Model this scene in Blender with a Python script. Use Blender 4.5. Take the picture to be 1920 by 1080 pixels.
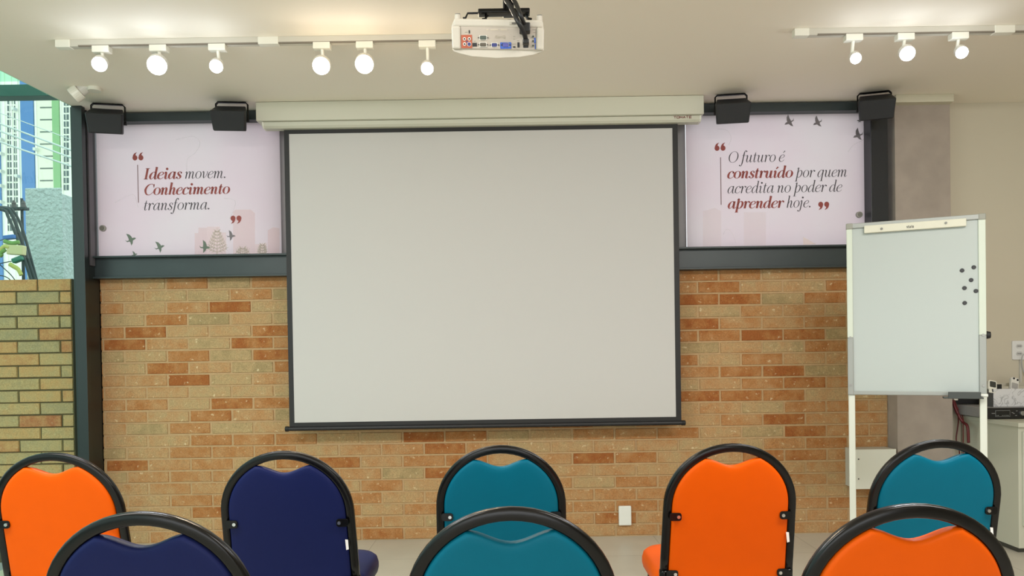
import bpy, bmesh, math, random
from mathutils import Vector, Matrix
random.seed(7)
S = bpy.context.scene
for o in list(bpy.data.objects): bpy.data.objects.remove(o)
COL = S.collection

# ------------------------------------------------------------------ camera
F = 1440.0                      # focal length in pixels of a 1920 wide frame
CAMZ = 1.207
ROLL, PITCH = math.radians(-0.89), math.radians(-0.70)
SHY = 137.6/1920
RCAM = Matrix.Rotation(math.pi/2 + PITCH, 3, 'X') @ Matrix.Rotation(ROLL, 3, 'Z')
cd = bpy.data.cameras.new('camera'); cam = bpy.data.objects.new('camera', cd); COL.objects.link(cam)
cd.sensor_width = 36; cd.lens = 36*F/1920; cd.shift_y = SHY; cd.clip_start = .05; cd.clip_end = 500
cam.matrix_world = Matrix.Translation((0, 0, CAMZ)) @ RCAM.to_4x4()
S.camera = cam

def P(px, py, Y):
    """point on the vertical plane at distance Y that the photograph shows at pixel px, py"""
    d = RCAM @ Vector(((px-960)/F, (540-py)/F + SHY*1920/F, -1))
    return Vector((0, 0, CAMZ)) + d*(Y/d.y)
def PX(px, py, Y): return P(px, py, Y).x
def PZ(px, py, Y): return P(px, py, Y).z

# ------------------------------------------------------------------ world, lights, exposure
S.view_settings.view_transform = 'Standard'; S.view_settings.look = 'None'
S.view_settings.exposure = 0.0; S.view_settings.gamma = 1.0; S.view_settings.use_curve_mapping = False
w = bpy.data.worlds.new('overcast_sky'); S.world = w; w.use_nodes = True
bg = w.node_tree.nodes['Background']; bg.inputs[0].default_value = (.90, .97, 1.0, 1); bg.inputs[1].default_value = 1.75

def area(name, loc, rot, sx, sy, power, col):
    l = bpy.data.lights.new(name, 'AREA'); l.shape = 'RECTANGLE'; l.size = sx; l.size_y = sy; l.energy = power; l.color = col
    o = bpy.data.objects.new(name, l); COL.objects.link(o); o.location = loc; o.rotation_euler = rot
    return o
H_PI = math.pi/2; CEZL = 2.70
area('rear_fill', (-.3, -4.3, 1.25), (math.radians(102), 0, 0), 5.0, 2.0, 80, (1, .985, .975))  # added fill behind the camera, tilted up to lift the ceiling
area('overhead_fill', (-1.7, 1.35, CEZL), (math.radians(16), 0, 0), 1.8, .4, 62, (1, .965, .93))  # added pair of unseen fills over the seating, no fixtures, brightening the front wall
area('overhead_fill', (1.9, 1.35, CEZL), (math.radians(16), 0, 0), 1.8, .4, 62, (1, .965, .93))
area('overhead_fill', (.3, -1.8, CEZL), (0, 0, 0), 4.4, .4, 22, (1, .965, .93))  # another added fill, behind the camera and without a fixture

S.cycles.use_denoising = True
S.cycles.max_bounces = 8; S.cycles.diffuse_bounces = 5; S.cycles.transparent_max_bounces = 12
S.cycles.caustics_reflective = False; S.cycles.caustics_refractive = False
S.cycles.sample_clamp_indirect = 4.0

# ------------------------------------------------------------------ helpers
def lin(c):
    return tuple(((v/255)/12.92 if v/255 <= .04045 else ((v/255+.055)/1.055)**2.4) for v in c)
MATS = {}
def mat(name, rgb, rough=.5, metal=0, noise=0, nscale=30, bump=0, bscale=200, bdist=.002, emit=0, sheen=0, spec=.5, coat=0):
    if name in MATS: return MATS[name]
    m = bpy.data.materials.new(name); m.use_nodes = True; nt = m.node_tree; b = nt.nodes['Principled BSDF']
    c = lin(rgb)
    b.inputs['Base Color'].default_value = (*c, 1); b.inputs['Roughness'].default_value = rough; b.inputs['Metallic'].default_value = metal
    b.inputs['Specular IOR Level'].default_value = spec
    b.inputs['Sheen Weight'].default_value = sheen; b.inputs['Coat Weight'].default_value = coat
    tc = nt.nodes.new('ShaderNodeTexCoord')
    if noise:
        n = nt.nodes.new('ShaderNodeTexNoise'); n.inputs['Scale'].default_value = nscale; n.inputs['Detail'].default_value = 5
        nt.links.new(tc.outputs['Object'], n.inputs['Vector'])
        r = nt.nodes.new('ShaderNodeMapRange'); r.inputs[1].default_value = .25; r.inputs[2].default_value = .75
        r.inputs[3].default_value = 1-noise; r.inputs[4].default_value = 1+noise
        nt.links.new(n.outputs['Fac'], r.inputs[0])
        mx = nt.nodes.new('ShaderNodeVectorMath'); mx.operation = 'SCALE'; mx.inputs[0].default_value = c
        nt.links.new(r.outputs[0], mx.inputs['Scale']); nt.links.new(mx.outputs[0], b.inputs['Base Color'])
    if bump:
        n2 = nt.nodes.new('ShaderNodeTexNoise'); n2.inputs['Scale'].default_value = bscale; n2.inputs['Detail'].default_value = 4
        nt.links.new(tc.outputs['Object'], n2.inputs['Vector'])
        bp = nt.nodes.new('ShaderNodeBump'); bp.inputs['Strength'].default_value = bump; bp.inputs['Distance'].default_value = bdist
        nt.links.new(n2.outputs['Fac'], bp.inputs['Height']); nt.links.new(bp.outputs[0], b.inputs['Normal'])
    if emit:
        b.inputs['Emission Color'].default_value = (*c, 1); b.inputs['Emission Strength'].default_value = emit
    MATS[name] = m
    return m

def obj(name, bm, m, parent=None, smooth=False, bevel=0, seg=2):
    me = bpy.data.meshes.new(name)
    bmesh.ops.recalc_face_normals(bm, faces=bm.faces[:])
    bm.to_mesh(me); bm.free()
    for x in (m if isinstance(m, (list, tuple)) else [m]): me.materials.append(x)
    if smooth:
        for p in me.polygons: p.use_smooth = True
    o = bpy.data.objects.new(name, me); COL.objects.link(o)
    if parent: o.parent = parent
    if bevel:
        b = o.modifiers.new('bevel', 'BEVEL'); b.width = bevel; b.segments = seg; b.limit_method = 'ANGLE'; b.angle_limit = math.radians(40)
    return o
def tag(o, label, cat, group=None):
    o['label'] = label; o['category'] = cat
    if group: o['group'] = group
    return o
def thing(name, label, cat, loc=(0, 0, 0), rot=(0, 0, 0), group=None):
    o = bpy.data.objects.new(name, None); COL.objects.link(o); o.location = loc; o.rotation_euler = rot
    o.empty_display_size = .1
    return tag(o, label, cat, group)
def struct(name, bm, m, bevel=0, smooth=False):
    o = obj(name, bm, m, None, smooth, bevel); o['kind'] = 'structure'; return o
def B(): return bmesh.new()
def box(bm, x0, x1, y0, y1, z0, z1, mi=0, M=None):
    co = [(x0,y0,z0),(x1,y0,z0),(x1,y1,z0),(x0,y1,z0),(x0,y0,z1),(x1,y0,z1),(x1,y1,z1),(x0,y1,z1)]
    v = [bm.verts.new(M @ Vector(c) if M else c) for c in co]
    for f in ((0,1,2,3),(4,5,6,7),(0,1,5,4),(1,2,6,5),(2,3,7,6),(3,0,4,7)):
        bm.faces.new([v[i] for i in f]).material_index = mi
    return bm
def cyl(bm, p0, p1, r0, r1=None, n=20, mi=0):
    p0, p1 = Vector(p0), Vector(p1); r1 = r0 if r1 is None else r1
    d = (p1-p0).normalized(); a = d.orthogonal().normalized(); b = d.cross(a)
    R = [[bm.verts.new(p + (a*math.cos(t)+b*math.sin(t))*r) for t in [2*math.pi*k/n for k in range(n)]] for p, r in ((p0, r0), (p1, r1))]
    for k in range(n): bm.faces.new((R[0][k], R[0][(k+1) % n], R[1][(k+1) % n], R[1][k])).material_index = mi
    bm.faces.new(R[0][::-1]).material_index = mi; bm.faces.new(R[1]).material_index = mi
    return bm
def catmull(pts, n=8, closed=False):
    pts = [Vector(p) for p in pts]; out = []; L = len(pts)
    segs = L if closed else L-1
    for i in range(segs):
        g = lambda k: pts[k % L] if closed else pts[max(0, min(L-1, k))]
        p0, p1, p2, p3 = g(i-1), g(i), g(i+1), g(i+2)
        for k in range(n):
            t = k/n
            out.append(.5*((2*p1)+(p2-p0)*t+(2*p0-5*p1+4*p2-p3)*t*t+(3*p1-p0-3*p2+p3)*t**3))
    if not closed: out.append(pts[-1])
    return out
sp = lambda v, e: math.copysign(abs(v)**e, v)
def tube(bm, pts, r, n=10, side=None, rb=None, mi=0, sq=1.0):
    """sweep an ellipse (r along `side`, rb across) along pts"""
    pts = [Vector(p) for p in pts]; rings = []; rb = r if rb is None else rb
    u = Vector(side) if side else None
    for i, p in enumerate(pts):
        t = (pts[min(i+1, len(pts)-1)] - pts[max(i-1, 0)]).normalized()
        if side: b = t.cross(Vector(side)).normalized(); a = b.cross(t).normalized()
        else:
            u = t.orthogonal() if u is None else u
            a = (u - t*u.dot(t)).normalized(); u = a; b = t.cross(a)
        rings.append([bm.verts.new(p + a*sp(math.cos(k*2*math.pi/n), sq)*r + b*sp(math.sin(k*2*math.pi/n), sq)*rb) for k in range(n)])
    for A, C in zip(rings, rings[1:]):
        for k in range(n): bm.faces.new((A[k], A[(k+1) % n], C[(k+1) % n], C[k])).material_index = mi
    bm.faces.new(rings[0][::-1]).material_index = mi; bm.faces.new(rings[-1]).material_index = mi
    return bm
def prism(bm, poly, f0, f1):
    """poly of 2d points, f0/f1 turn one into a 3d point of the two end faces"""
    A = [bm.verts.new(f0(p)) for p in poly]; C = [bm.verts.new(f1(p)) for p in poly]; n = len(poly)
    bm.faces.new(A); bm.faces.new(C[::-1])
    for k in range(n): bm.faces.new((A[k], C[k], C[(k+1) % n], A[(k+1) % n]))
    return bm
def rrect(x0, x1, z0, z1, r, n=6):
    out = []
    for cx, cz, a0 in ((x1-r, z1-r, 0), (x0+r, z1-r, 90), (x0+r, z0+r, 180), (x1-r, z0+r, 270)):
        for k in range(n+1):
            a = math.radians(a0 + 90*k/n); out.append((cx+r*math.cos(a), cz+r*math.sin(a)))
    return out
def flat(bm, poly, y, mi=0):
    f = bm.faces.new([bm.verts.new((p[0], y, p[1])) for p in poly]); f.material_index = mi; return bm
def plate(name, poly, y, th, m, parent=None, bevel=0):
    return obj(name, prism(B(), poly, lambda p: (p[0], y, p[1]), lambda p: (p[0], y+th, p[1])), m, parent, bevel=bevel)

# ------------------------------------------------------------------ materials
WHITE = mat('white_plastic', (228, 226, 214), .35)
CREAM = mat('cream_paint', (205, 200, 180), .55)
BLACKM = mat('black_lacquered_steel', (9, 8, 8), .24, spec=.3)
BLACKP = mat('black_plastic', (22, 22, 25), .45)
STEEL = mat('dark_painted_steel', (44, 54, 56), .38, noise=.12, nscale=6)
CHROME = mat('bright_metal', (200, 200, 200), .25, 1)
ALU = mat('aluminium', (158, 161, 157), .5, .35)
CEIL = mat('ceiling_paint', (245, 237, 224), .75, bump=.05, bscale=60)
BEIGE = mat('beige_paint', (200, 192, 174), .8, bump=.08, bscale=120)
CONC = mat('concrete_plaster', (164, 152, 142), .85, noise=.10, nscale=9, bump=.2, bscale=60)
SCREENW = mat('matt_white_screen', (200, 198, 196), .85, spec=.2)
SCREENB = mat('black_screen_border', (24, 23, 24), .55)
CASEM = mat('screen_case_paint', (205, 204, 188), .4)
RED = mat('brick_red_ink', (150, 74, 70), .7)
INK = mat('charcoal_ink', (72, 66, 72), .7)

def brick_mat(name, cols, speck=.55):
    m = bpy.data.materials.new(name); m.use_nodes = True; nt = m.node_tree; b = nt.nodes['Principled BSDF']; N = nt.nodes.new; L = nt.links.new
    at = N('ShaderNodeAttribute'); at.attribute_name = 'tone'
    tc = N('ShaderNodeTexCoord')
    n1 = N('ShaderNodeTexNoise'); n1.inputs['Scale'].default_value = 13; n1.inputs['Detail'].default_value = 6; n1.inputs['Roughness'].default_value = .65
    L(tc.outputs['Object'], n1.inputs['Vector'])
    ad = N('ShaderNodeMath'); ad.operation = 'MULTIPLY_ADD'; ad.inputs[1].default_value = 1.0; ad.inputs[2].default_value = -.50
    L(n1.outputs['Fac'], ad.inputs[0])
    sm = N('ShaderNodeMath'); sm.operation = 'ADD'; L(at.outputs['Fac'], sm.inputs[0]); L(ad.outputs[0], sm.inputs[1])
    rp = N('ShaderNodeValToRGB'); cr = rp.color_ramp
    for i, (p, c) in enumerate(cols):
        e = cr.elements[i] if i < 2 else cr.elements.new(p)
        e.position = p; e.color = (*lin(c), 1)
    L(sm.outputs[0], rp.inputs[0])
    n2 = N('ShaderNodeTexNoise'); n2.inputs['Scale'].default_value = 130; n2.inputs['Detail'].default_value = 4; n2.inputs['Roughness'].default_value = .7
    L(tc.outputs['Object'], n2.inputs['Vector'])
    mr = N('ShaderNodeMapRange'); mr.inputs[1].default_value = .3; mr.inputs[2].default_value = .7; mr.inputs[3].default_value = .72; mr.inputs[4].default_value = 1.26
    L(n2.outputs['Fac'], mr.inputs[0])
    sc = N('ShaderNodeVectorMath'); sc.operation = 'SCALE'; L(rp.outputs[0], sc.inputs[0]); L(mr.outputs[0], sc.inputs['Scale'])
    n3 = N('ShaderNodeTexNoise'); n3.inputs['Scale'].default_value = 38; n3.inputs['Detail'].default_value = 3; L(tc.outputs['Object'], n3.inputs['Vector'])
    m3 = N('ShaderNodeMapRange'); m3.inputs[1].default_value = .64; m3.inputs[2].default_value = .73; m3.inputs[3].default_value = 0; m3.inputs[4].default_value = speck
    L(n3.outputs['Fac'], m3.inputs[0])
    mx = N('ShaderNodeMix'); mx.data_type = 'RGBA'; L(m3.outputs[0], mx.inputs[0]); L(sc.outputs[0], mx.inputs[6]); mx.inputs[7].default_value = (*lin((232, 216, 178)), 1)
    L(mx.outputs[2], b.inputs['Base Color']); b.inputs['Roughness'].default_value = .85; b.inputs['Specular IOR Level'].default_value = .25
    bp = N('ShaderNodeBump'); bp.inputs['Strength'].default_value = .45; bp.inputs['Distance'].default_value = .004
    L(n2.outputs['Fac'], bp.inputs['Height']); L(bp.outputs[0], b.inputs['Normal'])
    return m
RAMP = [(0.0, (160, 139, 99)), (.95, (154, 92, 47)), (.2, (179, 153, 111)), (.4, (182, 146, 103)), (.6, (178, 131, 85)), (.8, (167, 112, 64))]
BRICK = brick_mat('handmade_brick', RAMP)
BRICKO = brick_mat('weathered_garden_brick', [(0.0, (166, 142, 112)), (1, (180, 104, 72)), (.3, (190, 154, 114)), (.6, (204, 150, 104))], .15)
MORTAR = mat('sand_mortar', (184, 154, 114), .9, noise=.1, nscale=40, bump=.4, bscale=150)
MORTARO = mat('dark_mortar', (84, 72, 52), .95)

# ------------------------------------------------------------------ setting
WY = 4.97            # brick face
CEZ = PZ(960, 199, 4.90)
def on_ceiling(px, py):
    Y = (CEZ-CAMZ)/(PZ(px, py, 1.0)-CAMZ); return PX(px, py, Y), Y
(GXa, GYa), (GXb, GYb) = on_ceiling(134, 198), on_ceiling(0, 131)
gx = lambda y: GXa + (GXb-GXa)*(y-GYa)/(GYb-GYa)     # the glass wall runs along this line
GX1 = gx(1.6)
bm = B(); box(bm, -2.95, 6.0, -4.6, 5.4, -.12, 0)
def floor_mat():
    m = bpy.data.materials.new('grey_porcelain_tile'); m.use_nodes = True; nt = m.node_tree; b = nt.nodes['Principled BSDF']; N = nt.nodes.new; L = nt.links.new
    tc = N('ShaderNodeTexCoord'); br = N('ShaderNodeTexBrick'); br.offset = 0
    br.inputs['Scale'].default_value = 1; br.inputs['Brick Width'].default_value = .9; br.inputs['Row Height'].default_value = .9
    br.inputs['Mortar Size'].default_value = .003; br.inputs['Color1'].default_value = (*lin((198, 193, 180)), 1); br.inputs['Color2'].default_value = (*lin((194, 189, 176)), 1)
    br.inputs['Mortar'].default_value = (*lin((170, 165, 152)), 1)
    L(tc.outputs['Object'], br.inputs['Vector'])
    n = N('ShaderNodeTexNoise'); n.inputs['Scale'].default_value = 4; n.inputs['Detail'].default_value = 8; L(tc.outputs['Object'], n.inputs['Vector'])
    mr = N('ShaderNodeMapRange'); mr.inputs[3].default_value = .88; mr.inputs[4].default_value = 1.12; L(n.outputs['Fac'], mr.inputs[0])
    sc = N('ShaderNodeVectorMath'); sc.operation = 'SCALE'; L(br.outputs['Color'], sc.inputs[0]); L(mr.outputs[0], sc.inputs['Scale'])
    L(sc.outputs[0], b.inputs['Base Color']); b.inputs['Roughness'].default_value = .38
    return m
struct('floor', bm, floor_mat())
# ceiling: its left edge follows the glass
bm = B()
poly = [(gx(5.02)-.01, 5.02), (GX1, 1.6), (GX1, -4.6), (6, -4.6), (6, 5.4), (2.42, 5.4), (2.42, 5.02)]
prism(bm, poly, lambda p: (p[0], p[1], CEZ), lambda p: (p[0], p[1], CEZ+.18))
struct('ceiling', bm, CEIL)

# brick back wall, brick by brick tones read off the photograph (0 olive .. 9 dark red)
BL, BH = 79.7/F*WY, 22.8/F*WY*1.0
BX0, BX1 = PX(180, 700, WY), PX(1665, 790, WY)
BTOP = PZ(960, 510.5, WY)
J0 = PX(230.6, 530, WY)
LEFT = ['43616', '732251', '53592', '527032', '68338', '785286', '13718', '428518', '44925', '644232', '56387', '443751', '41623', '433766', '13666', '285637',
        '25557', '235556', '34655', '433846', '433452', '325555']
RIGHT = ['66446', '574375', '88177', '225534', '85567', '879814', '14277', '736444', '67811', '346855', '87733', '342664', '35855', '731865', '33576', '447765',
         '55356', '555545', '36536', '546565', '754566', '655555']
MID = {13: '338723665537', 14: '558433446', 15: '846744872', 16: '518554443', 17: '363444266', 18: '644555653', 19: '736555665', 20: '642555847', 21: '575555457'}
def brick_face(bm, lay, x0, x1, z0, z1, y, tone, g=.0045, c=.004):
    j = lambda: random.uniform(-.0014, .0014)
    x0 += g+j(); x1 -= g+j(); z0 += g*.9+j(); z1 -= g*.9+j(); d = random.uniform(-.0015, .0015)
    a = [(x0, z0), (x1, z0), (x1, z1), (x0, z1)]
    b = [(x0+c, z0+c), (x1-c, z0+c), (x1-c, z1-c), (x0+c, z1-c)]
    A = [bm.verts.new((p[0], y+.008, p[1])) for p in a]; C = [bm.verts.new((p[0]+j(), y+d, p[1]+j())) for p in b]
    fs = [bm.faces.new(C)] + [bm.faces.new((A[k], A[(k+1) % 4], C[(k+1) % 4], C[k])) for k in range(4)]
    for f in fs: f[lay] = tone; f.material_index = 0
bm = B(); lay = bm.faces.layers.float.new('tone')
box(bm, BX0, BX1, WY+.005, WY+.16, 0, BTOP, 1)
for r in range(22):
    z1 = BTOP - r*BTOP/22; z0 = BTOP-(r+1)*BTOP/22
    even = r % 2 == 0
    for k in range(0, 20):
        xr = J0 + BL*k - (0 if even else BL/2); xl = xr-BL
        xl, xr = max(xl, BX0), min(xr, BX1)
        if xr-xl < .012: continue
        t = None
        if k < len(LEFT[r]): t = int(LEFT[r][k])
        elif k >= 14 and k-14 < len(RIGHT[r]): t = int(RIGHT[r][k-14])
        elif r in MID and 0 <= k-6 < len(MID[r]): t = int(MID[r][k-6])
        if t is None: t = random.choice([1, 3, 3, 4, 5, 5, 6, 7, 8])
        brick_face(bm, lay, xl, xr, z0, z1, WY, min(.99, max(.02, t/9.5+random.uniform(-.03, .03))))
struct('wall_back', bm, [BRICK, MORTAR])

# garden wall outside, in line with the brick wall
OY = 4.93
ORX = PX(137, 700, OY); OTOP = PZ(70, 523, OY)
OUT = ['55', '415', '16', '122', '16', '516', '53', '442', '24', '245', '31', '273', '43', '623', '23', '333', '43', '352', '45', '253', '34', '345']
bm = B(); lay = bm.faces.layers.float.new('tone')
box(bm, ORX-3.2, ORX, OY+.008, OY+.2, -.1, OTOP-.002, 1)
oj = PX(70, 540, OY); ol = 80.6/F*OY; oh = 23.2/F*OY
for r in range(22):
    z1 = OTOP-r*oh; z0 = z1-oh
    for k in range(-9, 3):
        off = 0 if r % 2 == 0 else -ol/2
        xl = oj+off+ol*(k-1); xr = min(xl+ol, ORX)
        if xr-xl < .02: continue
        q = k if r % 2 == 0 else k
        s = OUT[r]; t = int(s[q]) if 0 <= q < len(s) else random.choice([1, 2, 3, 4, 5])
        brick_face(bm, lay, xl, xr, z0, z1, OY, min(.98, t/8), g=.004, c=.003)
struct('wall_garden', bm, [BRICKO, MORTARO])

# upper back wall between the two lit windows, and the strip under the ceiling
UY = WY+.03
bm = B(); box(bm, PX(523, 350, WY), PX(1288, 350, WY), UY, UY+.1, BTOP+.05, CEZ-.03)
struct('wall_back_upper', bm, mat('grey_plaster', (150, 150, 150), .85))
# concrete column and its cap, beige wall beyond, right and rear walls
CY = 4.85; CAPY = 4.79; EY = 4.98
CX0, CX1 = PX(1680, 500, CY), PX(1783.5, 500, CY)
bm = B(); box(bm, CX0, CX1, CY, 5.3, 0, CEZ); struct('wall_column', bm, CONC)
bm = B(); box(bm, PX(1680, 180, CAPY), PX(1789, 180, CAPY), CAPY, CY+.06, PZ(1735, 191, CAPY), CEZ)
struct('trim_1', bm, CREAM, bevel=.003)
bm = B(); box(bm, CX1-.02, 6, EY, EY+.15, 0, CEZ); struct('wall_beige', bm, BEIGE)
bm = B(); box(bm, 5.2, 5.35, -4.6, 5.3, 0, CEZ); struct('wall_right', bm, BEIGE)
bm = B(); box(bm, -2.95, 5.3, -4.75, -4.6, 0, .2); box(bm, -2.95, 5.3, -4.75, -4.6, 2.3, CEZ)
box(bm, 2.3, 5.3, -4.75, -4.6, .2, 2.3); box(bm, -2.95, -2.85, -4.75, -4.6, .2, 2.3)
struct('wall_rear', bm, BEIGE)

# steel frame ------------------------------------------------
bm = B()      # corner post between the glass and the back wall
SY = 4.86
xa, xb, xc, xd = PX(136, 350, SY-.08), PX(159, 350, SY-.08), PX(172, 600, WY-.03), PX(184, 600, WY-.03)
box(bm, xa, xb-.02, SY-.08, SY+.12, 0, CEZ)
box(bm, xa+.012, xb, SY-.10, SY-.06, 0, CEZ)
box(bm, xa-.008, xa+.010, SY-.075, SY-.02, 0, CEZ)
box(bm, xc-.005, xd, WY-.012, WY+.06, 0, CEZ)
box(bm, xb-.02, xd, WY-.012, WY+.06, 0, PZ(170, 470, SY))
struct('trim_2', bm, mat('corner_post_paint', (30, 38, 38), .32), bevel=.004)
bm = B(); box(bm, xb-.01, xc, SY-.01, SY+.04, PZ(165, 498, SY), PZ(165, 222, SY))
struct('trim_3', bm, mat('grey_flashing', (96, 94, 100), .5))
bm = B()      # lower beam, an H profile lying above the brick
LY = 4.89
zt, zb = PZ(360, 478, LY), PZ(360, 519, LY)
bx0, bx1 = xd-.01, PX(1662, 450, LY)
box(bm, bx0, bx1, LY+.02, LY+.10, zb, zt)
box(bm, bx0, bx1, LY-.02, LY+.13, zt-.012, zt)
box(bm, bx0, bx1, LY-.005, LY+.13, zb-.003, zb+.010)
struct('trim_4', bm, STEEL, bevel=.002)
bm = B()      # upper beam
zt2, zb2 = PZ(360, 208.5, LY), PZ(360, 226, LY)
box(bm, bx0, bx1, LY, LY+.1, zb2, zt2-.005)
struct('trim_5', bm, STEEL, bevel=.002)
bm = B()      # right steel post
box(bm, PX(1629, 320, LY), PX(1661, 320, LY), LY-.03, LY+.14, BTOP-.02, CEZ)
struct('trim_6', bm, mat('black_painted_steel', (32, 35, 40), .35), bevel=.003)

# side glass wall ----------------------------------------------
def glass_mat():
    m = bpy.data.materials.new('green_tinted_glass'); m.use_nodes = True; nt = m.node_tree; nt.nodes.remove(nt.nodes['Principled BSDF']); N = nt.nodes.new; L = nt.links.new
    t = N('ShaderNodeBsdfTransparent'); t.inputs[0].default_value = (.74, .95, .85, 1)
    g = N('ShaderNodeBsdfGlossy'); g.inputs['Roughness'].default_value = .02; g.inputs[0].default_value = (.85, 1, .93, 1)
    fr = N('ShaderNodeFresnel'); fr.inputs[0].default_value = 1.45
    mu = N('ShaderNodeMath'); mu.operation = 'MULTIPLY'; mu.inputs[1].default_value = .05; L(fr.outputs[0], mu.inputs[0])
    mx = N('ShaderNodeMixShader'); L(mu.outputs[0], mx.inputs[0]); L(t.outputs[0], mx.inputs[1]); L(g.outputs[0], mx.inputs[2])
    L(mx.outputs[0], nt.nodes['Material Output'].inputs[0]); return m
GLASS = glass_mat()
bm = B()
g0, g1 = Vector((gx(SY-.06), SY-.06, 0)), Vector((GX1, 1.6, 0))
for a, b in ((g0, g1),):
    v = [bm.verts.new((p.x, p.y, z)) for p, z in ((a, .03), (b, .03), (b, CEZ), (a, CEZ))]; bm.faces.new(v)
win = struct('window_1', bm, GLASS)
bm = B(); box(bm, GX1-.05, GX1+.03, 1.5, 1.6, 0, CEZ); prism(bm, [(GX1-.03, 1.6), (GX1+.02, 1.6), (gx(4.76)+.02, 4.76), (gx(4.76)-.03, 4.76)], lambda p: (p[0], p[1], 0), lambda p: (p[0], p[1], .03))
struct('trim_7', bm, STEEL, bevel=.003)
bm = B(); v = [bm.verts.new(p) for p in ((GX1, 1.5, .03), (GX1, -4.6, .03), (GX1, -4.6, CEZ), (GX1, 1.5, CEZ))]; bm.faces.new(v)
struct('window_2', bm, GLASS)

# ------------------------------------------------------------------ lettering: a hand drawn high contrast italic
def stem(x, top=1.0, exit=True, entry=True):
    s = ([(x-.17, top-.22, 0), (x-.08, top-.05, .4), (x, top-.18, 1)] if entry else [(x, top, 1)])
    return s + ([(x, .25, 1), (x+.04, .05, .6), (x+.13, .02, .1), (x+.26, .2, 0)] if exit else [(x, 0, 1)])
def arch(x, w=.38, exit=True):
    s = [(x, .42, 0), (x+.13, .8, .1), (x+w-.10, .97, .3), (x+w, .80, 1)]
    return s + ([(x+w-.01, .25, 1), (x+w+.03, .05, .6), (x+w+.12, .02, .1), (x+w+.25, .2, 0)] if exit else [(x+w, 0, 1)])
BOWL = [(.58, .78, 0), (.46, .96, .15), (.30, .95, .15), (.12, .65, .85), (.08, .32, 1), (.16, .05, .4), (.27, .03, .1), (.42, .22, 0), (.56, .62, 0)]
def ring(cx, cy, rx, ry):
    return [(cx+rx*math.cos(a), cy+ry*math.sin(a), math.cos(a)**2) for a in [2*math.pi*k/14 for k in range(14)]]
ACUTE = [(0, 1.2, .2), (.16, 1.5, .9)]
sh = lambda s, dx: [(x+dx, y, t) for x, y, t in s]
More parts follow.
